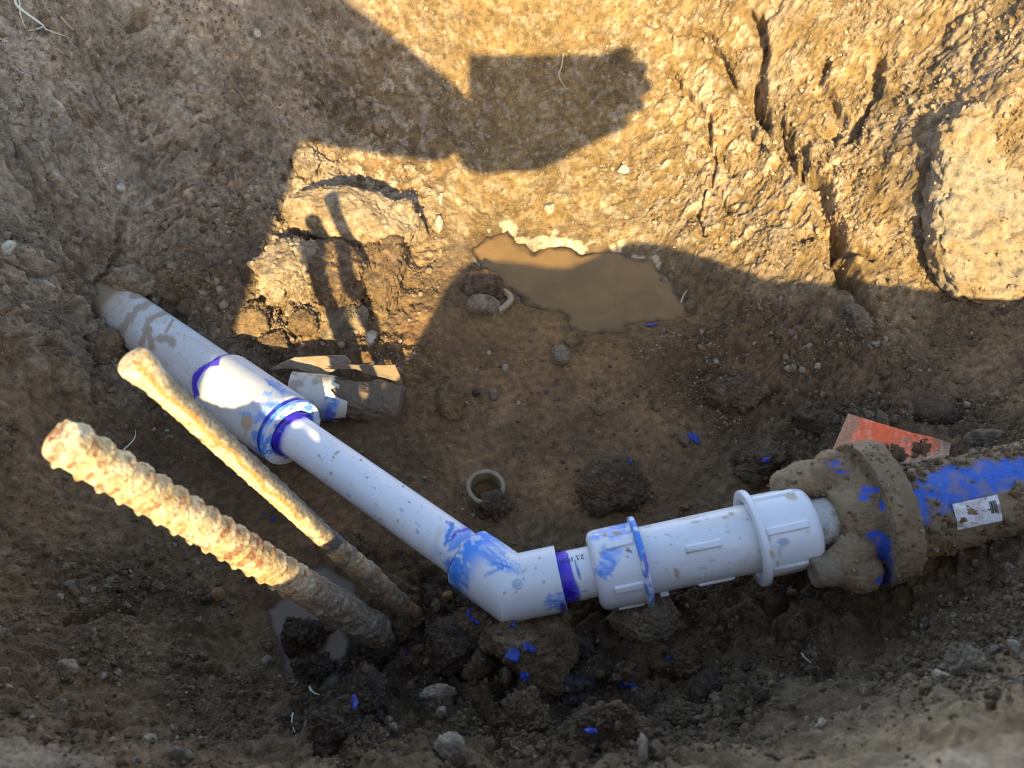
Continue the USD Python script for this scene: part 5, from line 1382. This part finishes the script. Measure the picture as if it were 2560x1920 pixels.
STONES = [
    ("rounded wet stone with a pale top by the puddle's left end", 1206, 768, 38, 20, 0.013, "grey", "stone"),
    ("smooth stone lying in the puddle's right part", 1578, 780, 19, 11, 0.007, "ochre", "stone"),
    ("wet stone showing at the puddle's right edge", 1655, 706, 13, 8, 0.006, "grey", "stone"),
    ("small wet stone at the puddle's right end", 1722, 764, 12, 8, 0.006, "grey", "stone"),
    ("angular grey stone on the floor below the puddle's tip", 1402, 893, 25, 18, 0.010, "grey", "stone"),
    ("half sunk stone between the angular stone and the puddle", 1432, 848, 21, 15, 0.008, "ochre", "stone"),
    ("oval grey green stone beside the blue scrap on the right of the floor", 1704, 1098, 11, 17, 0.008, "grey", "stone"),
    ("small pinkish stone right of the pipe ring", 1713, 1268, 10, 6, 0.005, "orange", "stone"),
    ("tan pebble beside the elbow near the thin rebar", 1112, 1495, 15, 12, 0.008, "orange", "stone"),
    ("dark grey pebble next to the tan one by the elbow", 1070, 1503, 12, 10, 0.007, "dark", "stone"),
    ("pale rough pebble below the tan one", 1085, 1522, 15, 10, 0.007, "grey", "stone"),
    ("long pale curved stone in the pile", 1098, 1734, 42, 13, 0.008, "pale", "stone"),
    ("pale angular stone below the long curved one", 1103, 1782, 13, 12, 0.006, "pale", "stone"),
    ("pale lump of stone in the lower left of the pile", 975, 1803, 13, 12, 0.006, "pale", "stone"),
    ("pale slab leaning in the pile at the bottom edge", 1130, 1890, 40, 20, 0.010, "pale", "stone"),
    ("thin upright pale stone at the bottom right of the pile", 1604, 1892, 10, 18, 0.008, "pale", "stone"),
    ("grey chip standing in the rubble below the broad clod", 1262, 1690, 14, 18, 0.008, "grey", "stone"),
    ("bright white pebble lit by the sun on the far bank's foot", 1096, 566, 10, 17, 0.008, "white", "stone"),
    ("flat white chip on the right of the far bank", 1561, 426, 14, 8, 0.005, "white", "stone"),
    ("white pebble on the mud above the puddle", 1368, 524, 12, 11, 0.007, "white", "stone"),
    ("round white pebble high on the left bank", 641, 82, 9, 9, 0.006, "white", "stone"),
    ("white pebble low on the left bank", 304, 470, 11, 8, 0.006, "white", "stone"),
    ("bluish white stone at the left edge above the crack", 24, 626, 14, 10, 0.007, "white", "stone"),
    ("narrow white chip on the far bank left of the bright pebble", 1106, 498, 5, 12, 0.004, "white", "stone"),
    ("cream pebble pressed in the sunlit edge of the knobbly clod", 928, 690, 14, 11, 0.009, "white", "stone"),
    ("pale oval pebble near the lower end of the lit window", 925, 850, 13, 17, 0.010, "white", "stone"),
    ("cream pebble beside the pale oval one", 940, 842, 8, 8, 0.008, "pale", "stone"),
    ("oval tan pebble in shade by the flat grey clod", 903, 782, 12, 9, 0.008, "pale", "stone"),
    ("brown pebble on the near ground left of the small puddle", 549, 1492, 13, 14, 0.008, "orange", "stone"),
    ("blackish pebble beside the brown one left of the small puddle", 515, 1502, 10, 9, 0.007, "dark", "stone"),
    ("pale pointed stone in the lower left ground", 165, 1680, 24, 15, 0.006, "dry", "stone"),
    ("pale flat stone at the bottom left edge", 450, 1895, 30, 10, 0.005, "pale", "stone"),
    ("flat grey stone above the blue pipe", 2455, 1106, 46, 13, 0.009, "grey", "stone"),
    ("dark flat stone behind the orange flap's right end", 2330, 1028, 52, 24, 0.010, "dark", "stone"),
    ("light pebble behind the orange flap's peak", 2208, 1052, 10, 9, 0.008, "grey", "stone"),
    ("white pebble near the right edge in the crumbs", 2545, 1620, 11, 8, 0.006, "white", "stone"),
    ("round pale pebble low in the dark right slope", 2160, 1732, 6, 6, 0.005, "pale", "stone"),
    ("grey pebble on the floor left of the angular stone", 1232, 988, 11, 10, 0.007, "grey", "stone"),
    ("cream pebble on the floor near the knobbly mud", 1266, 922, 9, 8, 0.006, "pale", "stone"),
    ("black pebble on the floor left of the grey one", 1192, 980, 10, 7, 0.005, "dark", "stone"),
    ("tan pebble sunk in the open floor", 1497, 1028, 13, 8, 0.005, "ochre", "stone"),
]
for k, (label, px, py, rx, ry, tall, tone, cat) in enumerate(STONES):
    clod("stone", label, px, py, rx, ry, tall, tone, 600 + k, cat, 3 if max(rx, ry) < 20 else 4, sink=0.36, planes=7, hard=0.86, rough=0.07, fine=0.03 if tone != "pale" else 0.06, lumpy=0.0 if tone in ("white", "orange") else 0.07, tilt=0.2, yaw=0.0, damp=0.5 if tone in ("grey", "ochre", "dark") else 0.15)

# pebbles nobody could tell apart
rng = np.random.default_rng(77)
n_peb = 0
while n_peb < 90:
    px, py = rng.uniform(1000, 2000), rng.uniform(840, 1330)
    if abs(px - 1250) < 130 and py > 1150 or (py > 1120 + (px - 1000) * 0.25 and px < 1500) or (py > 1240 and px > 1550):
        continue
    r = rng.uniform(3.2, 6.5)
    tone = rng.choice(["grey", "ochre", "pale", "brown", "orange", "damp"], p=[0.1, 0.25, 0.08, 0.25, 0.07, 0.25])
    clod("pebble", "small pebble half sunk in the damp floor of the pit", px, py, r, r * rng.uniform(0.6, 0.95), r * 0.00026, tone, 700 + n_peb, "pebble", 2, sink=0.3, planes=6, hard=0.88, rough=0.06, fine=0.02, lumpy=0.0, group="pebbles in the damp floor", damp=0.55)
    n_peb += 1
for k in range(50):
    px, py = rng.uniform(60, 620), rng.uniform(1480, 1890)
    r = rng.uniform(3, 7)
    clod("pebble", "small dry crumb of earth on the lower left ground", px, py, r, r * rng.uniform(0.6, 0.95), r * 0.0002, rng.choice(["grey", "pale", "dry", "brown"]), 800 + k, "pebble", 2, sink=0.3, planes=6, hard=0.85, rough=0.12, fine=0.06, lumpy=0.05, group="crumbs on the lower left ground")

# ------------------------------------------------------------------ blue scraps of dried primer and tape
SCRAP = plain("blue_scrap", (0.022, 0.042, 0.26), 0.45, 0.8, 420)
SCRAPS = [("two lobed shiny blue scrap on the broad clod", [(1278, 1634, 22, 17), (1322, 1618, 18, 10)]), ("blue scrap below the two lobed one", [(1310, 1690, 15, 11)]), ("string of blue drips left of the elbow's corner", [(1172, 1532, 7, 11), (1180, 1548, 7, 8), (1192, 1556, 8, 9)]),
          ("tiny blue drip under the elbow's corner", [(1282, 1560, 6, 7)]), ("blue shred on the left flank of the pile", [(885, 1755, 9, 16)]), ("crumpled blue scrap near the bottom edge of the pile", [(1478, 1828, 16, 13)]), ("small blue fleck on a pale crumb right of the rebar foot", [(1016, 1632, 6, 8)]),
          ("dark blue scrap in the hollow on the right of the pile", [(1565, 1712, 26, 14)]), ("blue shred at the puddle's near shore", [(1628, 812, 15, 5)]), ("blue ragged scrap right of the oval stone", [(1732, 1092, 15, 11), (1742, 1102, 8, 6)]), ("blue fleck on the floor between the thin rebar and the pipe, right one", [(683, 1296, 7, 5)]),
          ("blue fleck on the floor between the thin rebar and the pipe, left one", [(660, 1282, 5, 3)]), ("blue fleck at the bottom edge left of the pile", [(968, 1908, 6, 9)]), ("small blue fleck right of the broad clod", [(1672, 1645, 6, 5)]), ("pale blue smear on the mud left of the clamp", [(1915, 1150, 11, 6)]),
          ("blue fleck by the muddy lump above the left nut", [(1576, 1152, 5, 4)])]
CLOD_VIEW = [project(np.array(UsdGeom.Mesh(pr).GetPointsAttr().Get())) for pr in stage.GetPrimAtPath("/World").GetChildren() if pr.GetName().startswith(("clod", "boulder"))]
for k, (label, blobs) in enumerate(SCRAPS):
    parts_ = []
    for (px, py, rx, ry) in blobs:
        c, n = spot(px, py)
        # scraps lie on whatever clod is there: lift to the highest clod surface seen at that pixel
        z = (c - EYE) @ FWD
        mm = lump((rx * z / F * 1.0, ry * z / F * 1.15, 0.0011), 950 + k + len(parts_), 3, 7, 0.75, 0.5, 0.10)
        v = np.asarray(mm.vertices)
        v[:, 2] += 0.0022 * (meshkit.fbm(np.c_[v[:, :2] * 260, 0 * v[:, 0]], 3, k) - 0.5)
        e1 = np.array([1.0, 0, 0]) - n * n[0]
        e1 /= np.linalg.norm(e1)
        parts_.append((px, py, trimesh.Trimesh(v @ np.array([e1, np.cross(n, e1), n]), mm.faces, process=False), n))
    # drop them on the surface met first along the line of view
    placed = []
    for px, py, mm, n in parts_:
        best = spot(px, py)[0]
        bz = (best - EYE) @ FWD
        for x_, y_, z_ in CLOD_VIEW:
            near_ = np.hypot(x_ - px, y_ - py) < 9
            if near_.any() and z_[near_].min() < bz:
                bz = z_[near_].min()
        mm.vertices = np.asarray(mm.vertices) + at_depth(px, py, bz - 0.0012)
        placed.append(mm)
    tag(obj("blue_scrap", trimesh.util.concatenate(placed), SCRAP, None, True), label, "scrap")
m, A, T = lathe(*((lambda c: (c, EYE - c))(f1_pt + 0.16 * (at_depth(150, 1100, 0.305) - f1_pt) + 0.0098 * (EYE - f1_pt) / np.linalg.norm(EYE - f1_pt))), [(0, 0.0014), (0.001, 0.0012), (0.0014, 0.0)], 20, 0.0005)
tag(obj("blue_scrap", m, SCRAP, None, True), "round blue drop on the muddy foot of the thick rebar", "scrap")


# ------------------------------------------------------------------ grass, straw and roots
def strand(pts, r, mat, name, parent=None, lift=0.002, taper=True, flat=1.0, seed=0):
    """A blade, straw or root through ground points (px, py, extra height)."""
    P3 = np.array([spot(x, y)[0] + spot(x, y)[1] * (lift + h) for x, y, h in pts])
    t = np.linspace(0, 1, len(P3))
    tt = np.linspace(0, 1, 10 * len(P3))
    from scipy.interpolate import PchipInterpolator
    C = PchipInterpolator(t, P3, axis=0)(tt)
    tg = np.gradient(C, axis=0)
    tg /= np.linalg.norm(tg, axis=1)[:, None] + 1e-9
    up_ = -FWD
    a = np.cross(tg, up_)
    a /= np.linalg.norm(a, axis=1)[:, None] + 1e-9
    b = np.cross(a, tg)
    rr = r * (np.sqrt(np.clip(1.02 - tt, 0.02, 1)) if taper else np.ones_like(tt))
    sd = 7
    th = np.arange(sd) * 2 * math.pi / sd
    V = C[:, None] + rr[:, None, None] * (np.cos(th)[None, :, None] * a[:, None] + flat * np.sin(th)[None, :, None] * b[:, None])
    i = np.arange(len(C) * sd).reshape(len(C), sd)
    j = np.roll(i, -1, 1)
    q = np.stack([i[:-1], j[:-1], j[1:], i[1:]], -1).reshape(-1, 4)
    m = trimesh.Trimesh(V.reshape(-1, 3), np.vstack([q[:, [0, 1, 2]], q[:, [0, 2, 3]]]), process=False)
    return obj(name, m, mat, parent, True)


STRAW = plain("dry_grass", (0.66, 0.64, 0.48), 0.55, 0.2, 400)
ROOT = plain("root", (0.46, 0.34, 0.20), 0.7, 0.25, 400)
tuft = thing("grass_tuft", "bent pale grass blades in the top left corner", "grass", None, spot(60, 10)[0])
for pts, r in [([(50, -25, 0.012), (62, 25, 0.012), (85, 62, 0.008), (125, 82, 0.005), (165, 98, 0.004)], 0.0013), ([(44, -20, 0.012), (45, 20, 0.01), (52, 55, 0.008), (75, 78, 0.003)], 0.0008), ([(90, -10, 0.012), (130, 8, 0.01), (170, 8, 0.008), (200, 9, 0.01)], 0.0010), ([(118, 66, 0.004), (95, 76, 0.003), (74, 80, 0.001)], 0.0012)]:
    strand(pts, r, STRAW, "blade", tuft, flat=0.45)
tag(strand([(150, 45, 0.001), (175, 65, 0.002), (200, 82, 0.002), (215, 95, 0.001)], 0.0012, ROOT, "dry_root"), "knobbly dry rootlet beside the grass tuft", "root")
tag(strand([(655, 655, 0.006), (700, 664, 0.010), (745, 680, 0.012), (790, 694, 0.008)], 0.0013, STRAW, "straw", None, 0.012, flat=0.4), "single pale straw lying across the lit clods", "straw")
tag(strand([(1408, 140, 0.003), (1402, 170, 0.003), (1400, 192, 0.003), (1412, 215, 0.003), (1415, 226, 0.002)], 0.0010, ROOT, "dry_root"), "forked rootlet hanging in the shadow on the far bank", "root")
tag(strand([(490, -10, 0.001), (512, 55, 0.002), (530, 110, 0.003), (565, 165, 0.003), (590, 215, 0.002), (604, 245, 0.002), (626, 288, 0.001)], 0.0006, ROOT, "dry_root"), "long hair root running down the left bank", "root")
tag(strand([(305, 1130, 0.004), (320, 1108, 0.008), (332, 1085, 0.012)], 0.0006, STRAW, "straw", None), "thin straw in the dark ground between the stakes' tops", "straw")
tag(strand([(775, 1722, 0.001), (785, 1735, 0.003), (800, 1742, 0.002)], 0.0009, STRAW, "straw", None), "short pale straw at the lower clod of the small puddle", "straw")
tag(strand([(2000, 1643, 0.002), (2020, 1660, 0.003), (2038, 1678, 0.002)], 0.0006, STRAW, "straw", None), "short white straw on the dark right slope", "straw")
tag(strand([(735, 1790, 0.001), (737, 1815, 0.001), (736, 1840, 0.001)], 0.0005, STRAW, "straw", None), "fine upright straw on the brown ground below the small puddle", "straw")
tag(strand([(1700, 760, 0.003), (1712, 742, 0.006), (1722, 728, 0.005)], 0.0009, ROOT, "dry_root"), "small twig in the puddle's right end", "root")
WETCLAY = plain("wet_clay", (0.34, 0.25, 0.15), 0.25, 0.2, 200)
tag(strand([(1248, 722, 0.0), (1268, 735, 0.002), (1272, 752, 0.003), (1262, 766, 0.002), (1248, 772, 0.0)], 0.0034, WETCLAY, "clay_rim", None, 0.001, False), "curled wet rim of clay by the puddle's left end", "clay")


# ------------------------------------------------------------------ loose crumbs of soil lying over the ground: past counting
rng = np.random.default_rng(5)
protos = UsdGeom.PointInstancer.Define(stage, "/World/soil_crumbs")
tag(protos, "loose crumbs and granules of soil scattered over the whole pit", "soil crumbs", kind="stuff")
PR = []
for k, tone in enumerate(["dry", "brown", "damp", "dark", "grey", "ochre", "pale"]):
    for j in range(2):
        mm = lump((1.0, rng.uniform(0.7, 0.95), rng.uniform(0.6, 0.85)), 20 + k * 3 + j, 3 if j == 0 else 2, 7, 0.8, 0.18, 0.08, 0.14)
        col = np.ones((len(mm.vertices), 3)) * np.array(TONES[tone][0])
        mm2 = obj("crumb_" + tone + ("_coarse" if j else ""), mm, EARTH, protos, True, col, {"damp": np.full(len(col), 0.2)}, frame=np.zeros(3))
        PR.append(str(mm2.GetPath()))
protos.CreatePrototypesRel().SetTargets([Sdf.Path(x) for x in PR])
flat = lambda a: a.reshape(-1)[_sel]                      # noqa: E731
dens = flat(0.22 + 1.0 * R_CRUMB + 1.0 * R_PILE + 0.9 * R_UNDER + 0.30 * R_LEFT + 0.35 * R_RIGHT + 0.55 * R_NEARL + 0.12 * R_NEARL2 - 0.05 * R_BANK - 0.16 * R_FLOOR - 0.5 * R_RIM - 0.3 * R_RIMB)
clump = flat(np.clip(0.5 + 1.7 * fbm2(X, SS, 30, 4, 91), 0.03, 2))
dry_here, bank_here, wet_here, pile_here = flat(R_DRY + R_LEFT), flat(np.clip(R_BANK + R_RIGHT, 0, 1)), flat(R_FLOOR), flat(R_PILE)
for cx_, cy_, rx_, ry_ in CLOD_AT:
    e_ = np.hypot((_PXf[_sel] - cx_) / rx_, (_PYf[_sel] - cy_) / ry_)
    dens = dens + 1.1 * np.exp(-((e_ - 0.95) / 0.35) ** 2)
wt = np.clip(dens, 0.02, 2) * clump ** 1.2 * (flat(D1) > 3) * (flat(D2) > 3)
wt /= wt.sum()
NC = 85000
pick = rng.choice(len(_sel), NC, p=wt)
vi = _sel[pick]
r = 0.00052 * (1 - rng.random(NC)) ** (-1 / 2.7)
r = np.clip(r, 0.0005, 0.0040)
r = np.where(wet_here[pick] > 0.5, np.minimum(r, 0.002), r)
r = np.where(bank_here[pick] > 0.5, np.minimum(r, 0.0026), r)
pos = _Pf[vi] + _Nf[vi] * (r * 0.35)[:, None] + rng.normal(size=(NC, 3)) * 0.0006
ids = np.zeros(NC, int)
u = rng.random(NC)
tone = np.where(bank_here[pick] > 0.5, np.where(u < 0.55, 5, np.where(u < 0.85, 0, 6)),
        np.where(dry_here[pick] > 0.6, np.where(u < 0.45, 0, np.where(u < 0.8, 1, 4)),
        np.where(pile_here[pick] > 0.5, np.where(u < 0.30, 3, np.where(u < 0.75, 2, np.where(u < 0.9, 1, 4))),
        np.where(wet_here[pick] > 0.5, np.where(u < 0.6, 2, np.where(u < 0.85, 5, 6)), np.where(u < 0.35, 1, np.where(u < 0.75, 2, np.where(u < 0.95, 4, 6)))))))
ids = tone * 2 + np.where(r > 0.0016, 0, 1)
# crumbs clinging to the clamp and the blue pipe
for path_, n_, top_ in (("/World/pipe_clamp/clamp_body", 350, 0.0014), ("/World/blue_pipe/pipe_wall", 3200, 0.0032)):
    ms_ = UsdGeom.Mesh(stage.GetPrimAtPath(path_))
    v__ = np.array(ms_.GetPointsAttr().Get()) + origin(stage.GetPrimAtPath(path_).GetParent())
    nn__ = np.array(ms_.GetNormalsAttr().Get())
    tint__ = np.array(UsdGeom.PrimvarsAPI(ms_).GetPrimvar("tint").Get())
    muddy__ = (tint__[:, 2] < tint__[:, 0]).astype(float) + 0.03
    muddy__ *= np.clip(meshkit.fbm(v__ * 70, 3, 3) - 0.35, 0.02, 1) ** 1.5 * (nn__[:, 2] > -0.3)
    j_ = rng.choice(len(v__), n_, p=muddy__ / muddy__.sum())
    r_ = np.clip(0.0006 * (1 - rng.random(n_)) ** (-1 / 2.0), 0, top_)
    pos = np.vstack([pos, v__[j_] + nn__[j_] * (r_ * 0.4)[:, None]])
    r = np.concatenate([r, r_])
    ids = np.concatenate([ids, rng.choice([0, 1, 1, 1, 4], n_) * 2 + (r_ <= 0.0016)])
for pr_ in stage.GetPrimAtPath("/World").GetChildren():
    if pr_.GetName().startswith(("clod", "boulder")):
        ms_ = UsdGeom.Mesh(pr_)
        v__, nn__ = np.array(ms_.GetPointsAttr().Get()), np.array(ms_.GetNormalsAttr().Get())
        n_ = 900 if pr_.GetName() == "boulder" else int(len(v__) / 60)
        ok_ = np.where(nn__[:, 2] > 0.0)[0]
        j_ = rng.choice(ok_, n_)
        r_ = np.clip(0.00055 * (1 - rng.random(n_)) ** (-1 / 2.4), 0, 0.0026)
        t_ = np.array(UsdGeom.PrimvarsAPI(ms_).GetPrimvar("tint").Get())[j_].sum(1)
        pos = np.vstack([pos, v__[j_] + nn__[j_] * (r_ * 0.3)[:, None]])
        r = np.concatenate([r, r_])
        ids = np.concatenate([ids, np.where(t_ > 0.55, 0, np.where(t_ > 0.33, 1, np.where(t_ > 0.2, 2, 3))) * 2 + (r_ <= 0.0016)])
NC = len(r)
protos.CreateProtoIndicesAttr(Vt.IntArray.FromNumpy(ids.astype(np.int32)))
protos.CreatePositionsAttr(Vt.Vec3fArray.FromNumpy(pos.astype(np.float32)))
protos.CreateScalesAttr(Vt.Vec3fArray.FromNumpy((r[:, None] * rng.uniform(0.8, 1.25, (NC, 3))).astype(np.float32)))
q = rng.normal(size=(NC, 4))
q /= np.linalg.norm(q, axis=1)[:, None]
protos.CreateOrientationsAttr(Vt.QuathArray([Gf.Quath(float(a[0]), float(a[1]), float(a[2]), float(a[3])) for a in q]))

# ------------------------------------------------------------------ the photographer, crouching at the edge and holding the phone out over the pit
def sp(u, v, w):
    """A point given across and along the sunbeams through the lens."""
    return EYE + u * SUN_U + v * SUN_V + w * SUN


def figure(chains, edge, rounds=8):
    out = m3.Manifold()
    for ch in chains:
        for (p0, r0), (p1, r1) in zip(ch[:-1], ch[1:]):
            out += m3.Manifold.batch_hull([m3.Manifold.sphere(r0, 24).translate([float(x) for x in p0]), m3.Manifold.sphere(r1, 24).translate([float(x) for x in p1])])
    out = out.refine_to_length(edge).to_mesh()
    m = trimesh.Trimesh(np.asarray(out.vert_properties)[:, :3], np.asarray(out.tri_verts))
    trimesh.smoothing.filter_taubin(m, iterations=rounds)
    return m


# phone: lies across the line of view just behind the lens
PH_R, PH_D = RIGHT, -UP
phone = thing("phone", "dark phone held out over the pit, known by its shadow on the far bank", "phone", "", EYE)
pc = EYE + RIGHT * 0.062 - UP * 0.026 - FWD * 0.0075
obj("case", rounded_box((0.158, 0.076, 0.0085), 0.004, pc, np.array([RIGHT, UP, -FWD])), plain("phone_case", (0.02, 0.02, 0.024), 0.35), phone, 30)
obj("screen", rounded_box((0.150, 0.069, 0.0012), 0.0005, pc - FWD * 0.0045, np.array([RIGHT, UP, -FWD])), plain("phone_screen", (0.01, 0.01, 0.012), 0.05), phone, 30)
S_R, E_R, W_R = sp(-0.33, 0.10, 0.36), sp(-0.195, 0.010, 0.15), sp(-0.045, -0.058, 0.035)
S_L, E_L, W_L = sp(-0.66, 0.05, 0.42), sp(-0.66, -0.14, 0.34), sp(-0.50, -0.17, 0.24)
NECK, HEAD = sp(-0.47, 0.17, 0.40), sp(-0.45, 0.29, 0.36)
HIP_R, HIP_L = np.array([-0.36, -0.62, 0.50]), np.array([-0.60, -0.62, 0.50])
KNEE_R, KNEE_L = np.array([-0.250, -0.24, 0.66]), np.array([-0.66, -0.22, 0.66])
ANK_R, ANK_L = np.array([-0.305, -0.235, 0.365]), np.array([-0.60, -0.36, 0.37])
TOE_R, TOE_L = np.array([-0.295, -0.120, 0.312]), np.array([-0.60, -0.18, 0.32])
HEEL_R, HEEL_L = np.array([-0.310, -0.275, 0.335]), np.array([-0.60, -0.40, 0.34])
ph_right = pc + RIGHT * 0.079
PALM = sp(0.045, -0.062, 0.016)
hand_chains = [[(W_R, 0.027), (sp(0.00, -0.062, 0.026), 0.030), (PALM, 0.026)], [(sp(-0.005, -0.080, 0.026), 0.030), (sp(0.055, -0.083, 0.018), 0.025), (sp(0.105, -0.066, 0.018), 0.020), (sp(0.150, -0.056, 0.016), 0.013)]]
# fingers closing round the right end of the phone, thumb along its lower edge
for (k1, k2, k3, rr) in [((0.095, -0.030), (0.140, 0.004), (0.162, 0.012), 0.0102), ((0.105, -0.042), (0.150, -0.008), (0.176, -0.004), 0.0112), ((0.105, -0.055), (0.150, -0.026), (0.180, -0.022), 0.0112), ((0.095, -0.068), (0.135, -0.046), (0.172, -0.042), 0.0108)]:
    hand_chains.append([(PALM, 0.020), (sp(k1[0], k1[1], 0.012), rr * 1.15), (sp(k2[0], k2[1], 0.016), rr), (sp(k3[0], k3[1], 0.006), rr * 0.85)])
hand_chains += [[(sp(0.140, 0.004, 0.016), 0.0098), (sp(0.150, -0.008, 0.016), 0.010), (sp(0.150, -0.026, 0.016), 0.0096), (sp(0.135, -0.046, 0.016), 0.0088)]]
hand_chains.append([(sp(0.015, -0.070, 0.024), 0.018), (sp(0.050, -0.092, 0.030), 0.0125), (sp(0.085, -0.078, 0.026), 0.0105), (sp(0.105, -0.060, 0.022), 0.0085)])
lh = [[(W_L, 0.027), (W_L + np.array([0.05, 0.05, -0.02]), 0.026)]]
for k in range(4):
    b_ = W_L + np.array([0.055 - 0.012 * k, 0.055 + 0.016 * k, -0.022])
    lh.append([(W_L + np.array([0.05, 0.05, -0.02]), 0.017), (b_ + np.array([0.03, 0.03, -0.01]), 0.0095), (b_ + np.array([0.045, 0.045, -0.035]), 0.008)])
lh.append([(W_L + np.array([0.03, 0.02, 0.0]), 0.016), (W_L + np.array([0.075, 0.02, -0.01]), 0.010), (W_L + np.array([0.095, 0.04, -0.025]), 0.0085)])
CHEST, BELLY = (S_R + S_L) / 2 + np.array([0, -0.03, -0.10]), (HIP_R + HIP_L) / 2 + np.array([0, 0.05, 0.14])
sk = [[(HEAD + np.array([0, 0.0, 0.03]), 0.088), (HEAD + np.array([0.0, 0.035, -0.045]), 0.062)], [(HEAD + np.array([0, -0.03, -0.04]), 0.058), (NECK + np.array([0, 0.0, -0.02]), 0.056)],
      [(NECK, 0.055), (S_R, 0.060)], [(NECK, 0.055), (S_L, 0.060)], [(S_R, 0.058), (CHEST, 0.12)], [(S_L, 0.058), (CHEST, 0.12)], [(CHEST, 0.12), (BELLY, 0.115)], [(BELLY, 0.115), (HIP_R, 0.10)], [(BELLY, 0.115), (HIP_L, 0.10)],
      [(S_R, 0.052), (E_R, 0.040), (W_R, 0.027)], [(S_L, 0.052), (E_L, 0.040), (W_L, 0.027)], [(HIP_R, 0.088), (KNEE_R, 0.055)], [(HIP_L, 0.088), (KNEE_L, 0.055)], [(KNEE_R, 0.053), (ANK_R, 0.038)], [(KNEE_L, 0.053), (ANK_L, 0.038)],
      [(ANK_R, 0.036), (TOE_R, 0.026)], [(ANK_L, 0.036), (TOE_L, 0.026)], [(HEAD + np.array([0.0, 0.088, -0.012]), 0.014), (HEAD + np.array([0.0, 0.07, 0.025]), 0.012)], [(HEAD + np.array([0.088, 0.0, 0.0]), 0.016), (HEAD + np.array([0.088, 0.005, -0.03]), 0.012)], [(HEAD + np.array([-0.088, 0.0, 0.0]), 0.016), (HEAD + np.array([-0.088, 0.005, -0.03]), 0.012)],
      [(HEAD + np.array([-0.025, 0.085, -0.055]), 0.008), (HEAD + np.array([0.025, 0.085, -0.055]), 0.008)]]
person = thing("person", "person in dark jacket and jeans crouching at the edge, phone in the outstretched hand", "person", None, (HIP_R + HIP_L) / 2 * np.array([1, 1, 0]) + np.array([0, 0, GROUND]))
SKIN = plain("skin", (0.55, 0.33, 0.23), 0.5, 0.06, 120)
obj("body", figure(sk + hand_chains + lh, 0.0085, 5), SKIN, person, True)
JACKET, JEANS = plain("jacket", (0.035, 0.045, 0.06), 0.85, 0.25, 260, 0.4), plain("jeans", (0.05, 0.075, 0.14), 0.85, 0.25, 400, 0.4)
W_Rc, W_Lc = W_R * 0.9 + E_R * 0.1, W_L * 0.85 + E_L * 0.15
obj("jacket", figure([[(S_R, 0.088), (E_R, 0.080), (W_Rc, 0.045)], [(S_L, 0.078), (E_L, 0.056), (W_Lc, 0.040)], [(NECK + np.array([0, 0, -0.03]), 0.068), (S_R, 0.076)], [(NECK + np.array([0, 0, -0.03]), 0.068), (S_L, 0.076)], [(S_R, 0.076), (CHEST, 0.145)], [(S_L, 0.076), (CHEST, 0.145)], [(CHEST, 0.145), (BELLY, 0.14)]], 0.012, 6), JACKET, person, True)
obj("jeans", figure([[(BELLY, 0.128), (HIP_R, 0.118), (KNEE_R, 0.072), (ANK_R + np.array([0, 0, 0.03]), 0.054)], [(BELLY, 0.128), (HIP_L, 0.118), (KNEE_L, 0.072), (ANK_L + np.array([0, 0, 0.03]), 0.054)]], 0.012, 6), JEANS, person, True)
SHOE = plain("shoe", (0.06, 0.045, 0.03), 0.6, 0.2, 200)
for a_, h_, t_ in ((ANK_R, HEEL_R, TOE_R), (ANK_L, HEEL_L, TOE_L)):
    obj("shoe", figure([[(a_, 0.046), (h_, 0.044), (t_, 0.040)], [(a_, 0.046), (t_, 0.040)]], 0.008, 6), SHOE, person, True)
obj("hair", figure([[(HEAD + np.array([0, -0.018, 0.042]), 0.093), (HEAD + np.array([0, -0.04, 0.0]), 0.082)]], 0.008, 4), plain("hair", (0.03, 0.02, 0.014), 0.6, 0.3, 500, 0.6), person, True)
for s_ in (-1, 1):
    obj("eye", trimesh.creation.icosphere(3, 0.012).apply_translation(HEAD + np.array([0.032 * s_, 0.083, 0.02])), plain("eye", (0.75, 0.73, 0.70), 0.15) if s_ < 0 else "/World/Looks/eye", person, True)
